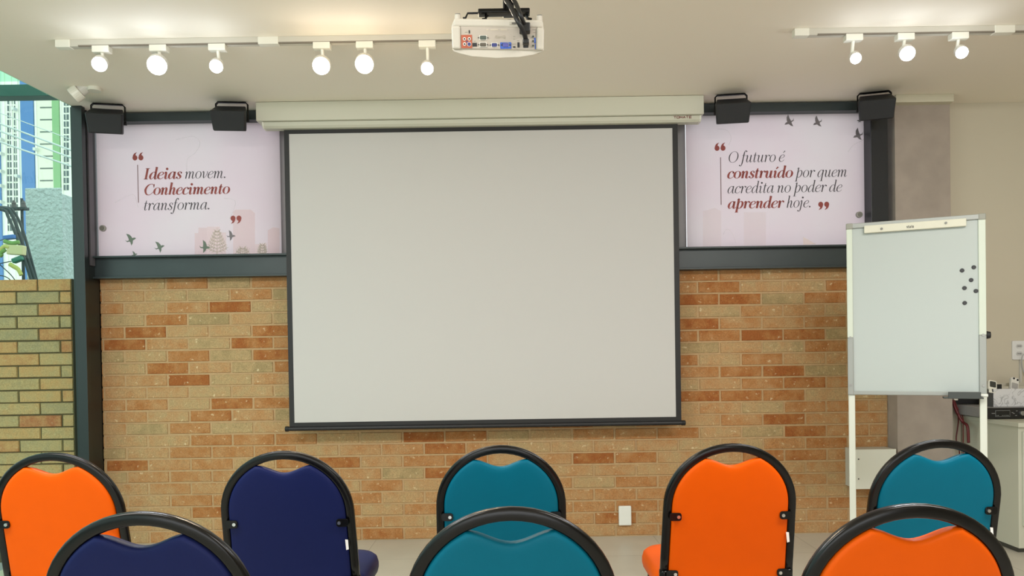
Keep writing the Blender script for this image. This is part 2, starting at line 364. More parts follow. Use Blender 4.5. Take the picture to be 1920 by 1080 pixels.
GL = {  # advance, strokes, dots, closed strokes
 'i': (.45, [stem(.17)], [(.19, 1.38, .13)], []), 'í': (.45, [stem(.17), sh(ACUTE, .18)], [], []),
 'n': (.82, [stem(.17, exit=False), arch(.17)], [], []),
 'm': (1.20, [stem(.17, exit=False), arch(.17, .37, False), arch(.54, .37)], [], []),
 'h': (.82, [[(.17, 1.66, 1), (.17, 0, 1)], [(.02, 1.62, 0), (.17, 1.66, .2)], arch(.17)], [], []),
 'u': (.84, [[(0, .78, 0), (.09, .95, .4), (.17, .82, 1), (.16, .3, 1), (.22, .05, .5), (.34, .03, .1), (.5, .3, 0), (.56, .6, 0)], stem(.57, 1.0, True, False)], [], []),
 'o': (.76, [], [], [ring(.36, .5, .29, .49)]), 'O': (1.2, [], [], [ring(.58, .75, .49, .76)]),
 'e': (.66, [[(.10, .48, 0), (.42, .56, .1), (.56, .74, .4), (.49, .94, .2), (.34, .97, .1), (.14, .75, .7), (.07, .42, 1), (.14, .12, .7), (.32, .02, .2), (.50, .10, .05), (.62, .28, 0)]], [], []),
 'c': (.64, [[(.55, .82, .3), (.48, .95, .2), (.36, .98, .1), (.15, .78, .7), (.08, .42, 1), (.14, .12, .7), (.32, .02, .2), (.50, .10, .05), (.62, .28, 0)]], [(.54, .80, .10)], []),
 'a': (.82, [BOWL, stem(.59, 1.0, True, False)], [], []),
 'd': (.82, [BOWL, stem(.59, 1.66, True, False), [(.44, 1.62, 0), (.59, 1.66, .2)]], [], []),
 'q': (.80, [BOWL, [(.60, 1, 1), (.60, -.52, 1)], [(.44, -.53, .06), (.77, -.53, .06)]], [], []),
 'p': (.80, [[(.02, 1.2, 0), (.18, 1.32, .5), (.18, 1.1, 1), (.18, -.52, 1)], [(.02, -.53, .06), (.36, -.53, .06)],
        [(.18, .5, 0), (.30, .85, .1), (.45, .98, .25), (.60, .85, .8), (.66, .56, 1), (.58, .2, .7), (.42, .02, .2), (.26, .06, .1), (.18, .2, 0)]], [], []),
 'r': (.60, [stem(.17, exit=False), [(.17, .42, 0), (.28, .8, .1), (.40, .96, .2), (.5, .95, .3)]], [(.52, .86, .10)], []),
 's': (.56, [[(.45, .82, .3), (.40, .95, .1), (.26, .98, .1), (.13, .82, .6), (.20, .60, 1), (.38, .40, 1), (.44, .2, .7), (.33, .03, .2), (.18, .02, .1), (.07, .14, .3)]], [(.08, .18, .09), (.44, .82, .08)], []),
 't': (.48, [[(.2, 1.36, .1), (.18, 1.0, .9), (.17, .3, 1), (.21, .05, .6), (.30, .02, .1), (.43, .2, 0)], [(0, .97, .1), (.42, .97, .1)]], [], []),
 'v': (.68, [[(0, .78, 0), (.08, .95, .4), (.16, .85, 1), (.22, .3, 1), (.28, .03, .6)], [(.28, .03, .1), (.48, .32, .1), (.60, .72, .4), (.55, .97, .3)]], [], []),
 'f': (.48, [[(.42, 1.52, .2), (.34, 1.64, .1), (.24, 1.5, .5), (.19, 1.1, 1), (.18, .1, 1), (.14, -.35, .6), (.05, -.53, .1), (-.06, -.45, .1)], [(0, .97, .1), (.42, .97, .1)]], [(.42, 1.50, .09), (-.06, -.43, .09)], []),
 'j': (.42, [[(0, .78, 0), (.09, .95, .4), (.17, .82, 1), (.17, -.2, 1), (.10, -.5, .3), (-.06, -.48, .1)]], [(-.07, -.43, .09), (.19, 1.38, .13)], []),
 'I': (.60, [[(.28, 0, 1), (.28, 1.5, 1)], [(.06, 1.48, .1), (.5, 1.48, .1)], [(.06, .02, .1), (.5, .02, .1)]], [], []),
 'C': (1.06, [[(.98, 1.15, .1), (.92, 1.38, .2), (.70, 1.5, .1), (.36, 1.32, .6), (.16, .75, 1), (.32, .15, .6), (.62, .01, .15), (.88, .18, .05), (.98, .42, 0)], [(.99, 1.02, .1), (.99, 1.5, .1)]], [], []),
 '.': (.34, [], [(.15, .10, .11)], []), ' ': (.34, [], [], [])}
def disc(bm, x, z, r, y, n=14): flat(bm, [(x+r*math.cos(2*math.pi*k/n), z+r*math.sin(2*math.pi*k/n)) for k in range(n)], y)
def ribbon(bm, pts, T, y, closed=False):
    """pts = (x, y, width); T maps 2d to wall coordinates"""
    n = len(pts); L, R = [], []
    for i, p in enumerate(pts):
        a = pts[(i-1) % n] if closed else pts[max(0, i-1)]; b = pts[(i+1) % n] if closed else pts[min(n-1, i+1)]
        d = Vector((b[0]-a[0], b[1]-a[1])); d = d.normalized() if d.length > 1e-9 else Vector((0, 1))
        nx, ny = -d.y*p[2]/2, d.x*p[2]/2
        q = T(p[0]+nx, p[1]+ny); L.append(bm.verts.new((q[0], y, q[1])))
        q = T(p[0]-nx, p[1]-ny); R.append(bm.verts.new((q[0], y, q[1])))
    for i in range(n if closed else n-1):
        j = (i+1) % n
        bm.faces.new((L[i], L[j], R[j], R[i]))
def letter_width(runs): return sum(GL[c][0]*(1.13 if b else 1) for s, b in runs for c in s)
def write(runs, x0, x1, z, xh, y, bms):
    """runs of (text, bold); bms = (mesh for regular, mesh for bold)"""
    k = (x1-x0)/letter_width(runs); x = 0
    for s, bold in runs:
        fx = 1.13 if bold else 1
        thin, thick = (.055, .225) if bold else (.038, .125)
        bm = bms[1 if bold else 0]
        for c in s:
            adv, st, dots, cl = GL[c]
            T = lambda a, b, x=x: (x0+(x+a*fx)*k+.22*b*xh, z+b*xh)
            for q in st: ribbon(bm, [(v.x, v.y, thin+(thick-thin)*max(0, min(1, v.z))) for v in catmull(q, 5)], T, y)
            for q in cl: ribbon(bm, [(v.x, v.y, thin+(thick-thin)*max(0, min(1, v.z))) for v in catmull(q, 3, True)], T, y, True)
            for (a, b, r) in dots:
                r *= 1.35 if bold else 1
                cx, cz = T(a, b); disc(bm, cx, cz, r*xh, y)
            x += adv*fx
def quote_mark(name, x, z, h, y, flip, parent):
    """two drop shaped commas; flip = opening mark (round part below, tail up)"""
    bm = B()
    for dx in (-.5, .5):
        pts = []
        for k in range(22):
            a = math.radians(-200+k*270/21); pts.append((.30*math.cos(a), -.18+.30*math.sin(a)))
        pts += [(.22, .30), (.34, .5), (.02, .30)] if False else []
        # round drop, tail sweeping to the upper right
        drop = [(.30*math.cos(a), -.18+.32*math.sin(a)) for a in [math.radians(150+k*270/20) for k in range(21)]]
        drop += [(.06, .14), (.10, .26), (.26, .50), (.16, .46), (-.08, .34), (-.22, .14)]
        f = 1 if flip else -1
        flat(bm, [(x+(dx*.72+f*p[0])*h, z+f*p[1]*h) for p in drop], y)
    return obj(name, bm, RED, parent)
BIRD = [(-.50, .00), (-.34, -.10), (-.16, -.06), (-.20, .18), (-.34, .55), (-.06, .44), (.10, .24), (.16, .10), (.32, .14), (.50, .06), (.34, -.04), (.18, -.12), (.14, -.34), (.00, -.55), (-.06, -.26), (-.12, -.16), (-.34, -.20)]
def bird(x, z, s, y, m, parent, mirror=1, rot=0):
    c, d = math.cos(rot), math.sin(rot)
    bm = B(); flat(bm, [(x+s*(mirror*p[0]*c-p[1]*d), z+s*(mirror*p[0]*d+p[1]*c)) for p in BIRD], y); return obj('printed_bird', bm, m, parent)

def film_mat():
    m = bpy.data.materials.new('printed_window_film'); m.use_nodes = True; nt = m.node_tree; nt.nodes.remove(nt.nodes['Principled BSDF']); N = nt.nodes.new; L = nt.links.new
    tc = N('ShaderNodeTexCoord'); n = N('ShaderNodeTexNoise'); n.inputs['Scale'].default_value = 1.6; n.inputs['Detail'].default_value = 4
    L(tc.outputs['Object'], n.inputs['Vector'])
    rp = N('ShaderNodeValToRGB'); rp.color_ramp.elements[0].position = .35; rp.color_ramp.elements[0].color = (*lin((226, 207, 215)), 1)
    rp.color_ramp.elements[1].position = .65; rp.color_ramp.elements[1].color = (*lin((226, 215, 219)), 1); L(n.outputs['Fac'], rp.inputs[0])
    d = N('ShaderNodeBsdfDiffuse'); t = N('ShaderNodeBsdfTranslucent'); L(rp.outputs[0], d.inputs[0]); L(rp.outputs[0], t.inputs[0])
    mx = N('ShaderNodeMixShader'); mx.inputs[0].default_value = .55; L(d.outputs[0], mx.inputs[1]); L(t.outputs[0], mx.inputs[2])
    L(mx.outputs[0], nt.nodes['Material Output'].inputs[0]); return m
FILM = film_mat()
PY = WY - .015
def ink_mat(name, rgb, a):
    m = bpy.data.materials.new(name); m.use_nodes = True; nt = m.node_tree; b = nt.nodes['Principled BSDF']
    b.inputs['Base Color'].default_value = (*lin(rgb), 1); b.inputs['Roughness'].default_value = .9; b.inputs['Alpha'].default_value = a; return m
BIRDM = mat('grey_green_print', (112, 124, 112), .8)
BIRDG = mat('grey_print', (124, 118, 122), .8)
PINKP = ink_mat('pale_pink_print', (236, 190, 172), 0.20)
PINKP2 = ink_mat('pale_rose_print', (226, 180, 172), 0.24)
OLIVEP = ink_mat('faded_olive_print', (190, 182, 152), 0.38)
CURVEP = ink_mat('faint_line_print', (212, 202, 206), 0.25)
def poster(x0, x1, y0, y1, label):
    xm, ym = (x0+x1)/2, (y0+y1)/2
    X0, X1, Z1, Z0 = PX(x0, ym, PY), PX(x1, ym, PY), PZ(xm, y0, PY), PZ(xm, y1, PY)
    t = thing('window_film_poster', label, 'poster', (0, 0, 0), group=None)
    obj('film', flat(B(), [(X0, Z0), (X1, Z0), (X1, Z1), (X0, Z1)], PY), FILM, t)
    return t
def knob(px, py, t):
    c = P(px, py, PY); bm = B(); cyl(bm, (c.x, PY, c.z), (c.x, PY-.018, c.z), .021, .019, 24); obj('clamp_knob', bm, mat('dull_nickel', (160, 158, 150), .4, .3), t, bevel=.002)
    bm = B(); cyl(bm, (c.x, PY-.017, c.z), (c.x, PY-.021, c.z), .014, .014, 24); obj('knob_cap', bm, mat('nickel_cap', (128, 126, 120), .45, .3), t)
LETY = PY-.002
def letters_for(t, lines, mark_open, mark_close, rule):
    for runs, px0, px1, py in lines:
        reg, bold = B(), B()
        a, b = P(px0, py, LETY), P(px1, py, LETY); xh = 13.5/F*LETY
        write(runs, a.x, b.x, (a.z+b.z)/2, xh, LETY, (reg, bold))
        if reg.verts: obj('charcoal_lettering', reg, INK, t)
        if bold.verts: obj('red_lettering', bold, RED, t)
    c = P(*mark_open, LETY); quote_mark('opening_quotation_mark', c.x, c.z, 15.5/F*LETY, LETY, True, t)
    c = P(*mark_close, LETY); quote_mark('closing_quotation_mark', c.x, c.z, 15.5/F*LETY, LETY, False, t)
    a, b = P(rule[0], rule[1], LETY), P(rule[0], rule[2], LETY)
    box(bm := B(), a.x-.0022, a.x+.0022, LETY-.0004, LETY, b.z, a.z); obj('rule_line', bm, mat('red_brown_ink', (112, 78, 76), .7), t)
def curl(pts, t, y=PY-.001):
    q = [P(a, b, y) for a, b in pts]; bm = B()
    ribbon(bm, [(v.x, v.z, .003) for v in catmull([(p.x, p.z, 0) for p in q], 8) for v in [Vector((v.x, v.y, 0))] for v in [type('V', (), {'x': v.x, 'z': v.y})]], lambda a, b: (a, b), y)
    obj('faint_scroll_line', bm, CURVEP, t)
def px_poly(pts, y): return [(P(a, b, y).x, P(a, b, y).z) for a, b in pts]
# left poster
t = poster(182.5, 526, 222, 481, 'pale pink backlit window film poster quoting Ideias movem, left of the projection screen')
for pts, m in (([(365, 480), (365, 437), (372, 437), (372, 427), (388, 427), (388, 480)], PINKP2), ([(388, 480), (388, 425), (412, 425), (412, 436), (424, 436), (424, 480)], PINKP),
               ([(437, 479), (437, 398), (442, 393), (470, 393), (478, 400), (478, 478)], PINKP2), ([(478, 478), (478, 458), (500, 456), (500, 478)], PINKP), ([(502, 478), (502, 432), (512, 426), (524, 428), (524, 478)], PINKP2)):
    obj('printed_building', flat(B(), px_poly(pts, PY-.001), PY-.001), m, t)
def printed_tree(px, base, top, w, t, n=7):
    bm = B(); y = PY-.0015
    c = lambda a, b: (P(a, b, y).x, P(a, b, y).z)
    ribbon(bm, [(*c(px, base), .008), (*c(px, top), .003)], lambda a, b: (a, b), y)
    for k in range(n):
        f = k/n; yy = base-(base-top)*(.12+.85*f); ww = w*(1-f)*.5+2
        for s in (-1, 1):
            e = (px+s*ww, yy-ww*.45)
            ribbon(bm, [(*c(px, yy), .007), (*c(px+s*ww*.6, yy-ww*.2), .010), (*c(*e), .003)], lambda a, b: (a, b), y)
            for q in range(3):
                g = (q+1)/4; bx, by = px+s*ww*g, yy-ww*.40*g
                ribbon(bm, [(*c(bx, by), .005), (*c(bx+s*3, by-7*(1-f*.5)), .002)], lambda a, b: (a, b), y)
                ribbon(bm, [(*c(bx, by), .005), (*c(bx+s*5, by+4), .002)], lambda a, b: (a, b), y)
    obj('printed_tree', bm, OLIVEP, t)
printed_tree(407, 479, 427, 38, t); printed_tree(455, 478, 462, 22, t, 3); printed_tree(492, 478, 455, 14, t, 4)
letters_for(t, [([('Ideias', 1), (' movem.', 0)], 268, 424, 335), ([('Conhecimento', 1)], 268, 430, 364.5), ([('transforma.', 0)], 268, 394, 393.5)], (258.5, 293), (442.5, 412), (258, 309, 380))
for px, py, s, mr, rt in ((245, 449, 17, 1, .1), (299, 463, 16, 1, .1), (384, 463, 17, 1, -.3), (433, 442, 14, 1, -.2), (252, 477, 9, 1, 0)):
    c = P(px, py, LETY); bird(c.x, c.z, 1.25*s/F*LETY, LETY, BIRDM if py > 445 else BIRDG, t, mr, rt)
curl([(330, 262), (362, 256), (375, 268), (366, 286), (352, 298), (350, 320)], t); curl([(215, 380), (250, 365), (262, 390), (300, 372)], t); curl([(420, 372), (440, 376), (438, 394), (430, 410)], t)
knob(194, 428.5, t)
# right poster
t = poster(1286.5, 1626, 202, 464, 'pale pink backlit window film poster quoting O futuro, right of the projection screen')
for pts, m in (([(1318, 462), (1318, 396), (1340, 390), (1352, 396), (1352, 461)], ink_mat('very_faint_print', (226, 200, 190), .16)), ([(1395, 460), (1395, 398), (1436, 398), (1436, 460)], ink_mat('very_faint_print_two', (222, 200, 190), .16)),
               ([(1506, 459), (1506, 444), (1530, 458)], ink_mat('cream_print', (250, 226, 205), .4))):
    obj('printed_building', flat(B(), px_poly(pts, PY-.001), PY-.001), m, t)
GL['é'] = (.66, GL['e'][1]+[sh(ACUTE, .36)], [], [])
letters_for(t, [([('O futuro é', 0)], 1364, 1470, 304), ([('construído', 1), (' por quem', 0)], 1363, 1588, 333), ([('acredita no poder de', 0)], 1363, 1578, 361), ([('aprender', 1), (' hoje.', 0)], 1364, 1521, 390)],
    (1350, 275), (1544.5, 386), (1351, 295, 384))
for px, py, s, mr, rt in ((1480, 228, 17, -1, .7), (1533, 229, 16, -1, .7), (1609, 253, 17, -1, .6), (1611, 227, 6, 1, .8)):
    c = P(px, py, LETY); bird(c.x, c.z, 1.25*s/F*LETY, LETY, BIRDG, t, mr, rt)
curl([(1345, 242), (1362, 244), (1371, 258), (1366, 272)], t); curl([(1590, 285), (1600, 272), (1618, 262), (1622, 250)], t); curl([(1356, 440), (1362, 430), (1372, 436), (1380, 456)], t)
knob(1610, 403, t)

# ------------------------------------------------------------------ projection screen
VY = 4.80
t = thing('projection_screen', 'large white pull-down projection screen with black border, hanging before the brick wall', 'projection screen')
sy = VY+.02
co = {k: P(*v, sy) for k, v in dict(tl=(530, 238), tr=(1271, 231), br=(1277, 785), bl=(545, 795)).items()}
ci = {k: P(*v, sy) for k, v in dict(tl=(541, 250), tr=(1261, 241.5), br=(1267, 780.5), bl=(553, 793.5)).items()}
X0, X1 = (co['tl'].x+co['bl'].x)/2, (co['tr'].x+co['br'].x)/2
x0, x1 = (ci['tl'].x+ci['bl'].x)/2, (ci['tr'].x+ci['br'].x)/2
zt_, zb_ = (ci['tl'].z+ci['tr'].z)/2, (ci['bl'].z+ci['br'].z)/2
barz = PZ(910, 798.5, sy)
ztop = PZ(900, 232, sy)
box(bm := B(), x0, x1, sy, sy+.002, zb_, zt_); obj('white_surface', bm, SCREENW, t)
bm = B(); box(bm, X0, x0, sy-.0006, sy+.003, barz, ztop); box(bm, x1, X1, sy-.0006, sy+.003, barz, ztop); box(bm, x0, x1, sy-.0006, sy+.003, zt_, ztop); box(bm, x0, x1, sy-.0006, sy+.003, barz, zb_)
obj('black_border', bm, SCREENB, t)
bm = B(); xl, xr = PX(541, 804, sy), PX(1278, 793, sy); cyl(bm, (xl, sy, barz), (xr, sy, barz), .014, n=24)
obj('bottom_bar', bm, BLACKP, t, smooth=False, bevel=.002)
for a, b in ((PX(535, 805, sy), xl+.002), (xr-.002, PX(1285, 792, sy))):
    bm = B(); cyl(bm, (a, sy, barz), (b, sy, barz), .0165, n=24); obj('bar_end_cap', bm, mat('black_rubber', (16, 16, 18), .6), t, bevel=.003)
cx0, cx1 = PX(498, 232, VY), PX(1309, 222, VY); pz0 = PZ(900, 220, VY-.06); cz1, cz0 = pz0-.001, PZ(900, 236.5, VY)
yy = VY-.035
prof = [(yy, cz1), (yy-.002, cz1-.002), (yy+.006, cz0+.012), (yy+.02, cz0), (yy+.075, cz0), (yy+.09, cz0+.015), (yy+.09, cz1)]
bm = prism(B(), prof, lambda p: (cx0, p[0], p[1]), lambda p: (cx1, p[0], p[1])); case = obj('roller_case', bm, CASEM, t, bevel=.002)
for a, b in ((cx0-.012, cx0), (cx1, cx1+.012)):
    bm = prism(B(), [(p[0]-.003, p[1]) if p[0] < yy+.03 else (p[0]+.003, p[1]) for p in prof], lambda p: (a, p[0], p[1]), lambda p: (b, p[0], p[1])); obj('case_end_cap', bm, WHITE, t, bevel=.003)
# maker's lettering on the case: six block letters of strokes
BLK = {'T': [[(0, 1), (1, 1)], [(.5, 1), (.5, 0)]], 'O': [[(0, 0), (1, 0), (1, 1), (0, 1), (0, 0)]], 'M': [[(0, 0), (0, 1), (.5, .35), (1, 1), (1, 0)]], 'A': [[(0, 0), (.5, 1), (1, 0)], [(.22, .4), (.78, .4)]], 'E': [[(1, 1), (0, 1), (0, 0), (1, 0)], [(0, .5), (.9, .5)]],
       's': [[(.9, .9), (.1, .9), (.1, .5), (.9, .5), (.9, .1), (.1, .1)]], 't': [[(.4, 1.3), (.4, 0), (.9, 0)], [(0, .9), (.9, .9)]], 'a': [[(.1, .9), (.9, .9), (.9, 0)], [(.9, .5), (.1, .5), (.1, 0), (.9, 0)]], 'l': [[(.5, 1.4), (.5, 0)]], 'o': [[(.1, 0), (.9, 0), (.9, .9), (.1, .9), (.1, 0)]],
       'B': [[(0, 0), (0, 1), (.8, 1), (.8, .55), (0, .5)], [(.8, .5), (1, .4), (1, 0), (0, 0)]], 'e': [[(.1, .4), (.9, .4), (.9, .7), (.1, .7), (.1, 0), (.9, 0)]], 'n': [[(.1, 0), (.1, .7), (.9, .7), (.9, 0)]], 'Q': [[(0, 0), (1, 0), (1, 1), (0, 1), (0, 0)], [(.6, .3), (1.1, -.2)]]}
def block_text(s, w, h, sw, gap=.35):
    """strokes in local x,z, starting at the origin"""
    bm = B(); u = w/(len(s)+gap*(len(s)-1)); x = 0
    for c in s:
        for st in BLK[c]:
            for a, b in zip(st, st[1:]):
                ribbon(bm, [(x+a[0]*u, a[1]*h, sw), (x+b[0]*u, b[1]*h, sw)], lambda p, q: (p, q), 0)
        x += u*(1+gap)
    return bm
a = P(1261, 219.5, VY); b = P(1294, 219, VY)
lt = obj('maker_lettering', block_text('TOMATE', b.x-a.x, .0125, .0030), mat('dark_red_print', (120, 36, 34), .5), case); lt.location = (a.x, yy-.0016, cz1-.0165)
# pelmet box the screen hangs from
bm = B()
box(bm, PX(479.5, 208, VY-.06), PX(1320, 200, VY-.06), VY-.06, LY-.025, pz0, CEZ-.002)
tag(obj('screen_pelmet', bm, CASEM, bevel=.003), 'long white boxed pelmet on the ceiling directly above the projection screen', 'pelmet')

# ------------------------------------------------------------------ speakers
def make_speaker(px, py, label, yaw, w=.205):
    Y = 4.70
    c = P(px, py+3, Y)
    t = thing('loudspeaker', label, 'loudspeaker', c, (0, 0, yaw), 'black loudspeakers under the ceiling')
    tilt = Matrix.Rotation(math.radians(16), 4, 'X')
    fw, bw, h = w/2, w*.34, .15
    bm = B(); vs = []
    # front trapezoid (wide at the top), waist, small back
    secs = [(-.075, [(-fw, .047), (fw, .047), (fw*.90, -.068), (-fw*.90, -.068)]), (-.045, [(-fw*1.03, .050), (fw*1.03, .050), (fw*.93, -.071), (-fw*.93, -.071)]),
            (.025, [(-fw*.86, .074), (fw*.86, .074), (fw*.80, -.062), (-fw*.80, -.062)]), (.075, [(-fw*.6, .066), (fw*.6, .066), (fw*.55, -.050), (-fw*.55, -.050)])]
    for y, q in secs: vs.append([bm.verts.new(tilt @ Vector((p[0], y, p[1]))) for p in q])
    for A, C in zip(vs, vs[1:]):
        for k in range(4): bm.faces.new((A[k], A[(k+1) % 4], C[(k+1) % 4], C[k]))
    bm.faces.new(vs[0][::-1]); bm.faces.new(vs[-1])
    cab = obj('cabinet', bm, mat('speaker_plastic', (26, 27, 31), .5), t, bevel=.006, seg=3)
    g = B()
    vv = [g.verts.new(tilt @ Vector((p[0]*.95, -.0785, (p[1]+.010)*.94-.010))) for p in secs[0][1]]; g.faces.new(vv)
    vv2 = [g.verts.new(tilt @ Vector((p[0]*.95, -.072, (p[1]+.010)*.94-.010))) for p in secs[0][1]]
    for k in range(4): g.faces.new((vv[k], vv[(k+1) % 4], vv2[(k+1) % 4], vv2[k]))
    obj('grille', g, mat('speaker_grille', (24, 25, 28), .65, bump=.5, bscale=500), cab)
    top = CEZ - c.z
    bm = B(); bx = w*.46
    pts = [(-bx, .03, 0), (-bx, .03, top-.018), (-bx+.012, .03, top-.006), (bx-.012, .03, top-.006), (bx, .03, top-.018), (bx, .03, 0)]
    tube(bm, pts, .014, 8, side=(0, 1, 0), rb=.005); obj('bracket', bm, BLACKM, t)
    for s in (-1, 1):
        bm = B(); cyl(bm, (s*(bx+.008), .03, 0), (s*(bx-.02), .03, 0), .010, n=16); obj('bracket_knob', bm, BLACKP, t)
make_speaker(201, 225, 'black loudspeaker in the left corner beside the glass wall', math.radians(14))
make_speaker(433, 220, 'black loudspeaker just left of the screen pelmet', math.radians(6))
make_speaker(1372, 206, 'black loudspeaker just right of the screen pelmet', math.radians(-8))
make_speaker(1641, 199, 'black loudspeaker in front of the black steel post near the concrete column', math.radians(-16))

# ------------------------------------------------------------------ track lighting
TY = (CEZ-.034-CAMZ)/(PZ(960, 77, 1.0)-CAMZ)
TRK = mat('white_track', (196, 192, 180), .45)
SLOT = mat('track_slot', (120, 112, 100), .6)
def track(px0, py0, px1, py1, label, joints=()):
    a, b = P(px0, py0, TY), P(px1, py1, TY)
    t = thing('lighting_track', label, 'lighting track', (0, 0, 0), group='ceiling lighting tracks')
    bm = B(); box(bm, a.x, b.x, TY-.018, TY+.018, CEZ-.034, CEZ); r = obj('rail', bm, TRK, t, bevel=.002)
    bm = B(); box(bm, a.x+.10, b.x-.02, TY-.0186, TY-.010, CEZ-.0348, CEZ-.028); obj('slot', bm, SLOT, r)
    bm = B(); box(bm, a.x-.012, a.x+.06, TY-.021, TY+.021, CEZ-.037, CEZ); obj('end_cap', bm, WHITE, t, bevel=.003)
    for j in joints:
        c = PX(j, py0, TY); bm = B(); box(bm, c-.05, c+.05, TY-.021, TY+.021, CEZ-.037, CEZ); obj('connector', bm, WHITE, t, bevel=.003)
    return t
track(112, 88, 905, 76, 'long white ceiling lighting track on the left, running behind the projector', (505,))
track(1492, 70, 2080, 50, 'white ceiling lighting track on the right side', (1880,))
def lamp_mat(name, col, s):
    m = bpy.data.materials.new(name); m.use_nodes = True; nt = m.node_tree; nt.nodes.remove(nt.nodes['Principled BSDF'])
    e = nt.nodes.new('ShaderNodeEmission'); e.inputs[0].default_value = (*col, 1); e.inputs[1].default_value = s
    nt.links.new(e.outputs[0], nt.nodes['Material Output'].inputs[0]); return m
COOLC, WARMC = (.86, .93, 1.0), (1.0, .80, .56)
COOL, WARM = lamp_mat('cool_led', COOLC, 30), lamp_mat('warm_led', (1, .92, .80), 30)
def spot(px, py, dia, warm, label, power, off=False, Y=None, aim=None):
    c = P(px, py, Y or TY-.03)
    t = thing('track_spotlight', label, 'spotlight', (c.x, TY, CEZ), group=None)
    bm = B(); box(bm, -.042, .042, -.020, .020, -.062, -.030); obj('adapter', bm, WHITE, t, bevel=.003)
    C = Vector((0, c.y-TY, c.z-CEZ))
    bm = B(); cyl(bm, (.0, 0, -.06), (.0, C.y+.05, C.z+.01), .008, n=12); obj('stem', bm, WHITE, t)
    A = Vector(aim) if aim else Vector((c.x*.55, 1.0, .9))
    d = (A-c).normalized()
    bm = B(); r = dia*.84/F*c.y/2
    cyl(bm, C-d*.005, C-d*.05, r*1.07, r*1.1, 28); cyl(bm, C-d*.05, C-d*.10, r*1.1, r*.55, 28)
    h = obj('head', bm, mat('white_lamp_housing', (225, 222, 214), .4), t)
    bm = B(); cyl(bm, C-d*.006, C-d*.001, r, r, 28); obj('lamp_face', bm, WARM if warm else COOL, h)
    l = bpy.data.lights.new('spot_beam', 'SPOT'); l.energy = power; l.color = WARMC if warm else COOLC; l.spot_size = math.radians(100); l.spot_blend = .8; l.shadow_soft_size = .03
    o = bpy.data.objects.new('spot_beam', l); COL.objects.link(o); o.parent = h; o.location = C+d*.02
    o.rotation_euler = d.to_track_quat('-Z', 'Y').to_euler()
    l = bpy.data.lights.new('lamp_spill', 'POINT'); l.energy = .5; l.color = WARMC if warm else COOLC; l.shadow_soft_size = .03
    o = bpy.data.objects.new('lamp_spill', l); COL.objects.link(o); o.parent = h; o.location = C+d*.06
SP = 26
spot(186, 121, 30, 0, 'lit cool white track spotlight nearest the glass wall', SP)
spot(294, 123, 39, 0, 'lit cool white track spotlight, middle of the left trio', SP)
spot(405, 125, 27, 0, 'lit cool white track spotlight above the loudspeaker beside the pelmet', SP)
spot(602, 124, 36, 1, 'lit warm track spotlight, leftmost of the warm trio above the pelmet', SP)
spot(683, 121, 38, 1, 'lit warm track spotlight, middle and biggest of the warm trio', SP)
spot(801, 129, 26, 1, 'lit warm track spotlight just left of the projector', SP)
spot(1605, 110, 22, 0, 'lit cool white spotlight nearest the start of the right track', SP)
spot(1702, 101, 30, 0, 'lit cool white spotlight, middle and brightest of the right track', SP)
spot(1804, 99, 24, 0, 'lit cool white spotlight on the right track above the beige wall', SP)
# unlit white spot head by the glass
c = P(150, 171, 4.45)
t = thing('ceiling_spotlight', 'unlit white spotlight head pointing down at the corner by the glass wall', 'spotlight', (0, 0, 0))
d = Vector((-.75, -.15, -.62)).normalized(); top = P(186, 150, 4.45)
bm = B(); cyl(bm, c+d*.05, c-d*.0, .045, .045, 26); obj('head', bm, WHITE, t, bevel=.004)
bm = B(); cyl(bm, c-d*.0, c-d*.09, .034, .030, 26); obj('lamp_body', bm, mat('pale_grey_plastic', (205, 203, 196), .4), t, bevel=.003)
e = c-d*.07
bm = B(); tube(bm, catmull([e, (e.x+.02, 4.45, e.z+.03), (e.x+.03, 4.45, CEZ)], 6), .009, 10); cyl(bm, (e.x+.03, 4.45, CEZ-.02), (e.x+.03, 4.45, CEZ), .035, n=20); obj('stem', bm, WHITE, t)

# ------------------------------------------------------------------ projector
QY = 2.5
q0 = P(933, 72, QY)
t = thing('projector', 'white ceiling projector with its rear socket panel facing the room', 'projector', q0, (math.radians(16), 0, 0))
pl = lambda px, py: (PX(px, py, QY)-q0.x, PZ(px, py, QY)-q0.z)
PROJ = mat('projector_white', (200, 194, 182), .5)
PANEL = mat('projector_panel', (184, 174, 162), .5)
def pxprism(name, pts, y0, y1, m, par, bevel=0, shrink=1.0, lift=0):
    q = [pl(*p) for p in pts]
    bm = prism(B(), q, lambda p: (p[0], y0, p[1]), lambda p: (p[0]*shrink, y1, p[1]*shrink+lift)); return obj(name, bm, m, par, bevel=bevel)
body = pxprism('body', [(851, 40), (1018, 42), (1019, 52), (1020, 93), (1019, 95), (848, 91), (847, 50)], 0, .15, PROJ, t, .006, .94, .004)
pxprism('upper_shell', [(851, 37.5), (1017, 40), (1017, 54), (851, 52)], -.004, .15, PROJ, t, .006, .95)
pxprism('lid', [(847.5, 90), (1019.5, 93), (1016, 96), (1000, 101), (975, 105), (930, 107), (885, 104), (862, 99), (850, 95)], .002, .15, PROJ, t, .004, .80, .010)
pxprism('rear_panel', [(864.5, 51.5), (1005, 53.5), (1004.5, 92), (864.5, 89.5)], -.003, .02, PANEL, t, 0)
for nm, pts in (('corner_pillar', [(847, 50.5), (864, 51), (864, 91.5), (848, 91)]), ('corner_pillar', [(1005, 53), (1020, 53.5), (1019.5, 93.5), (1004.5, 92.5)])):
    pxprism(nm, pts, -.008, .03, PROJ, t, .006)
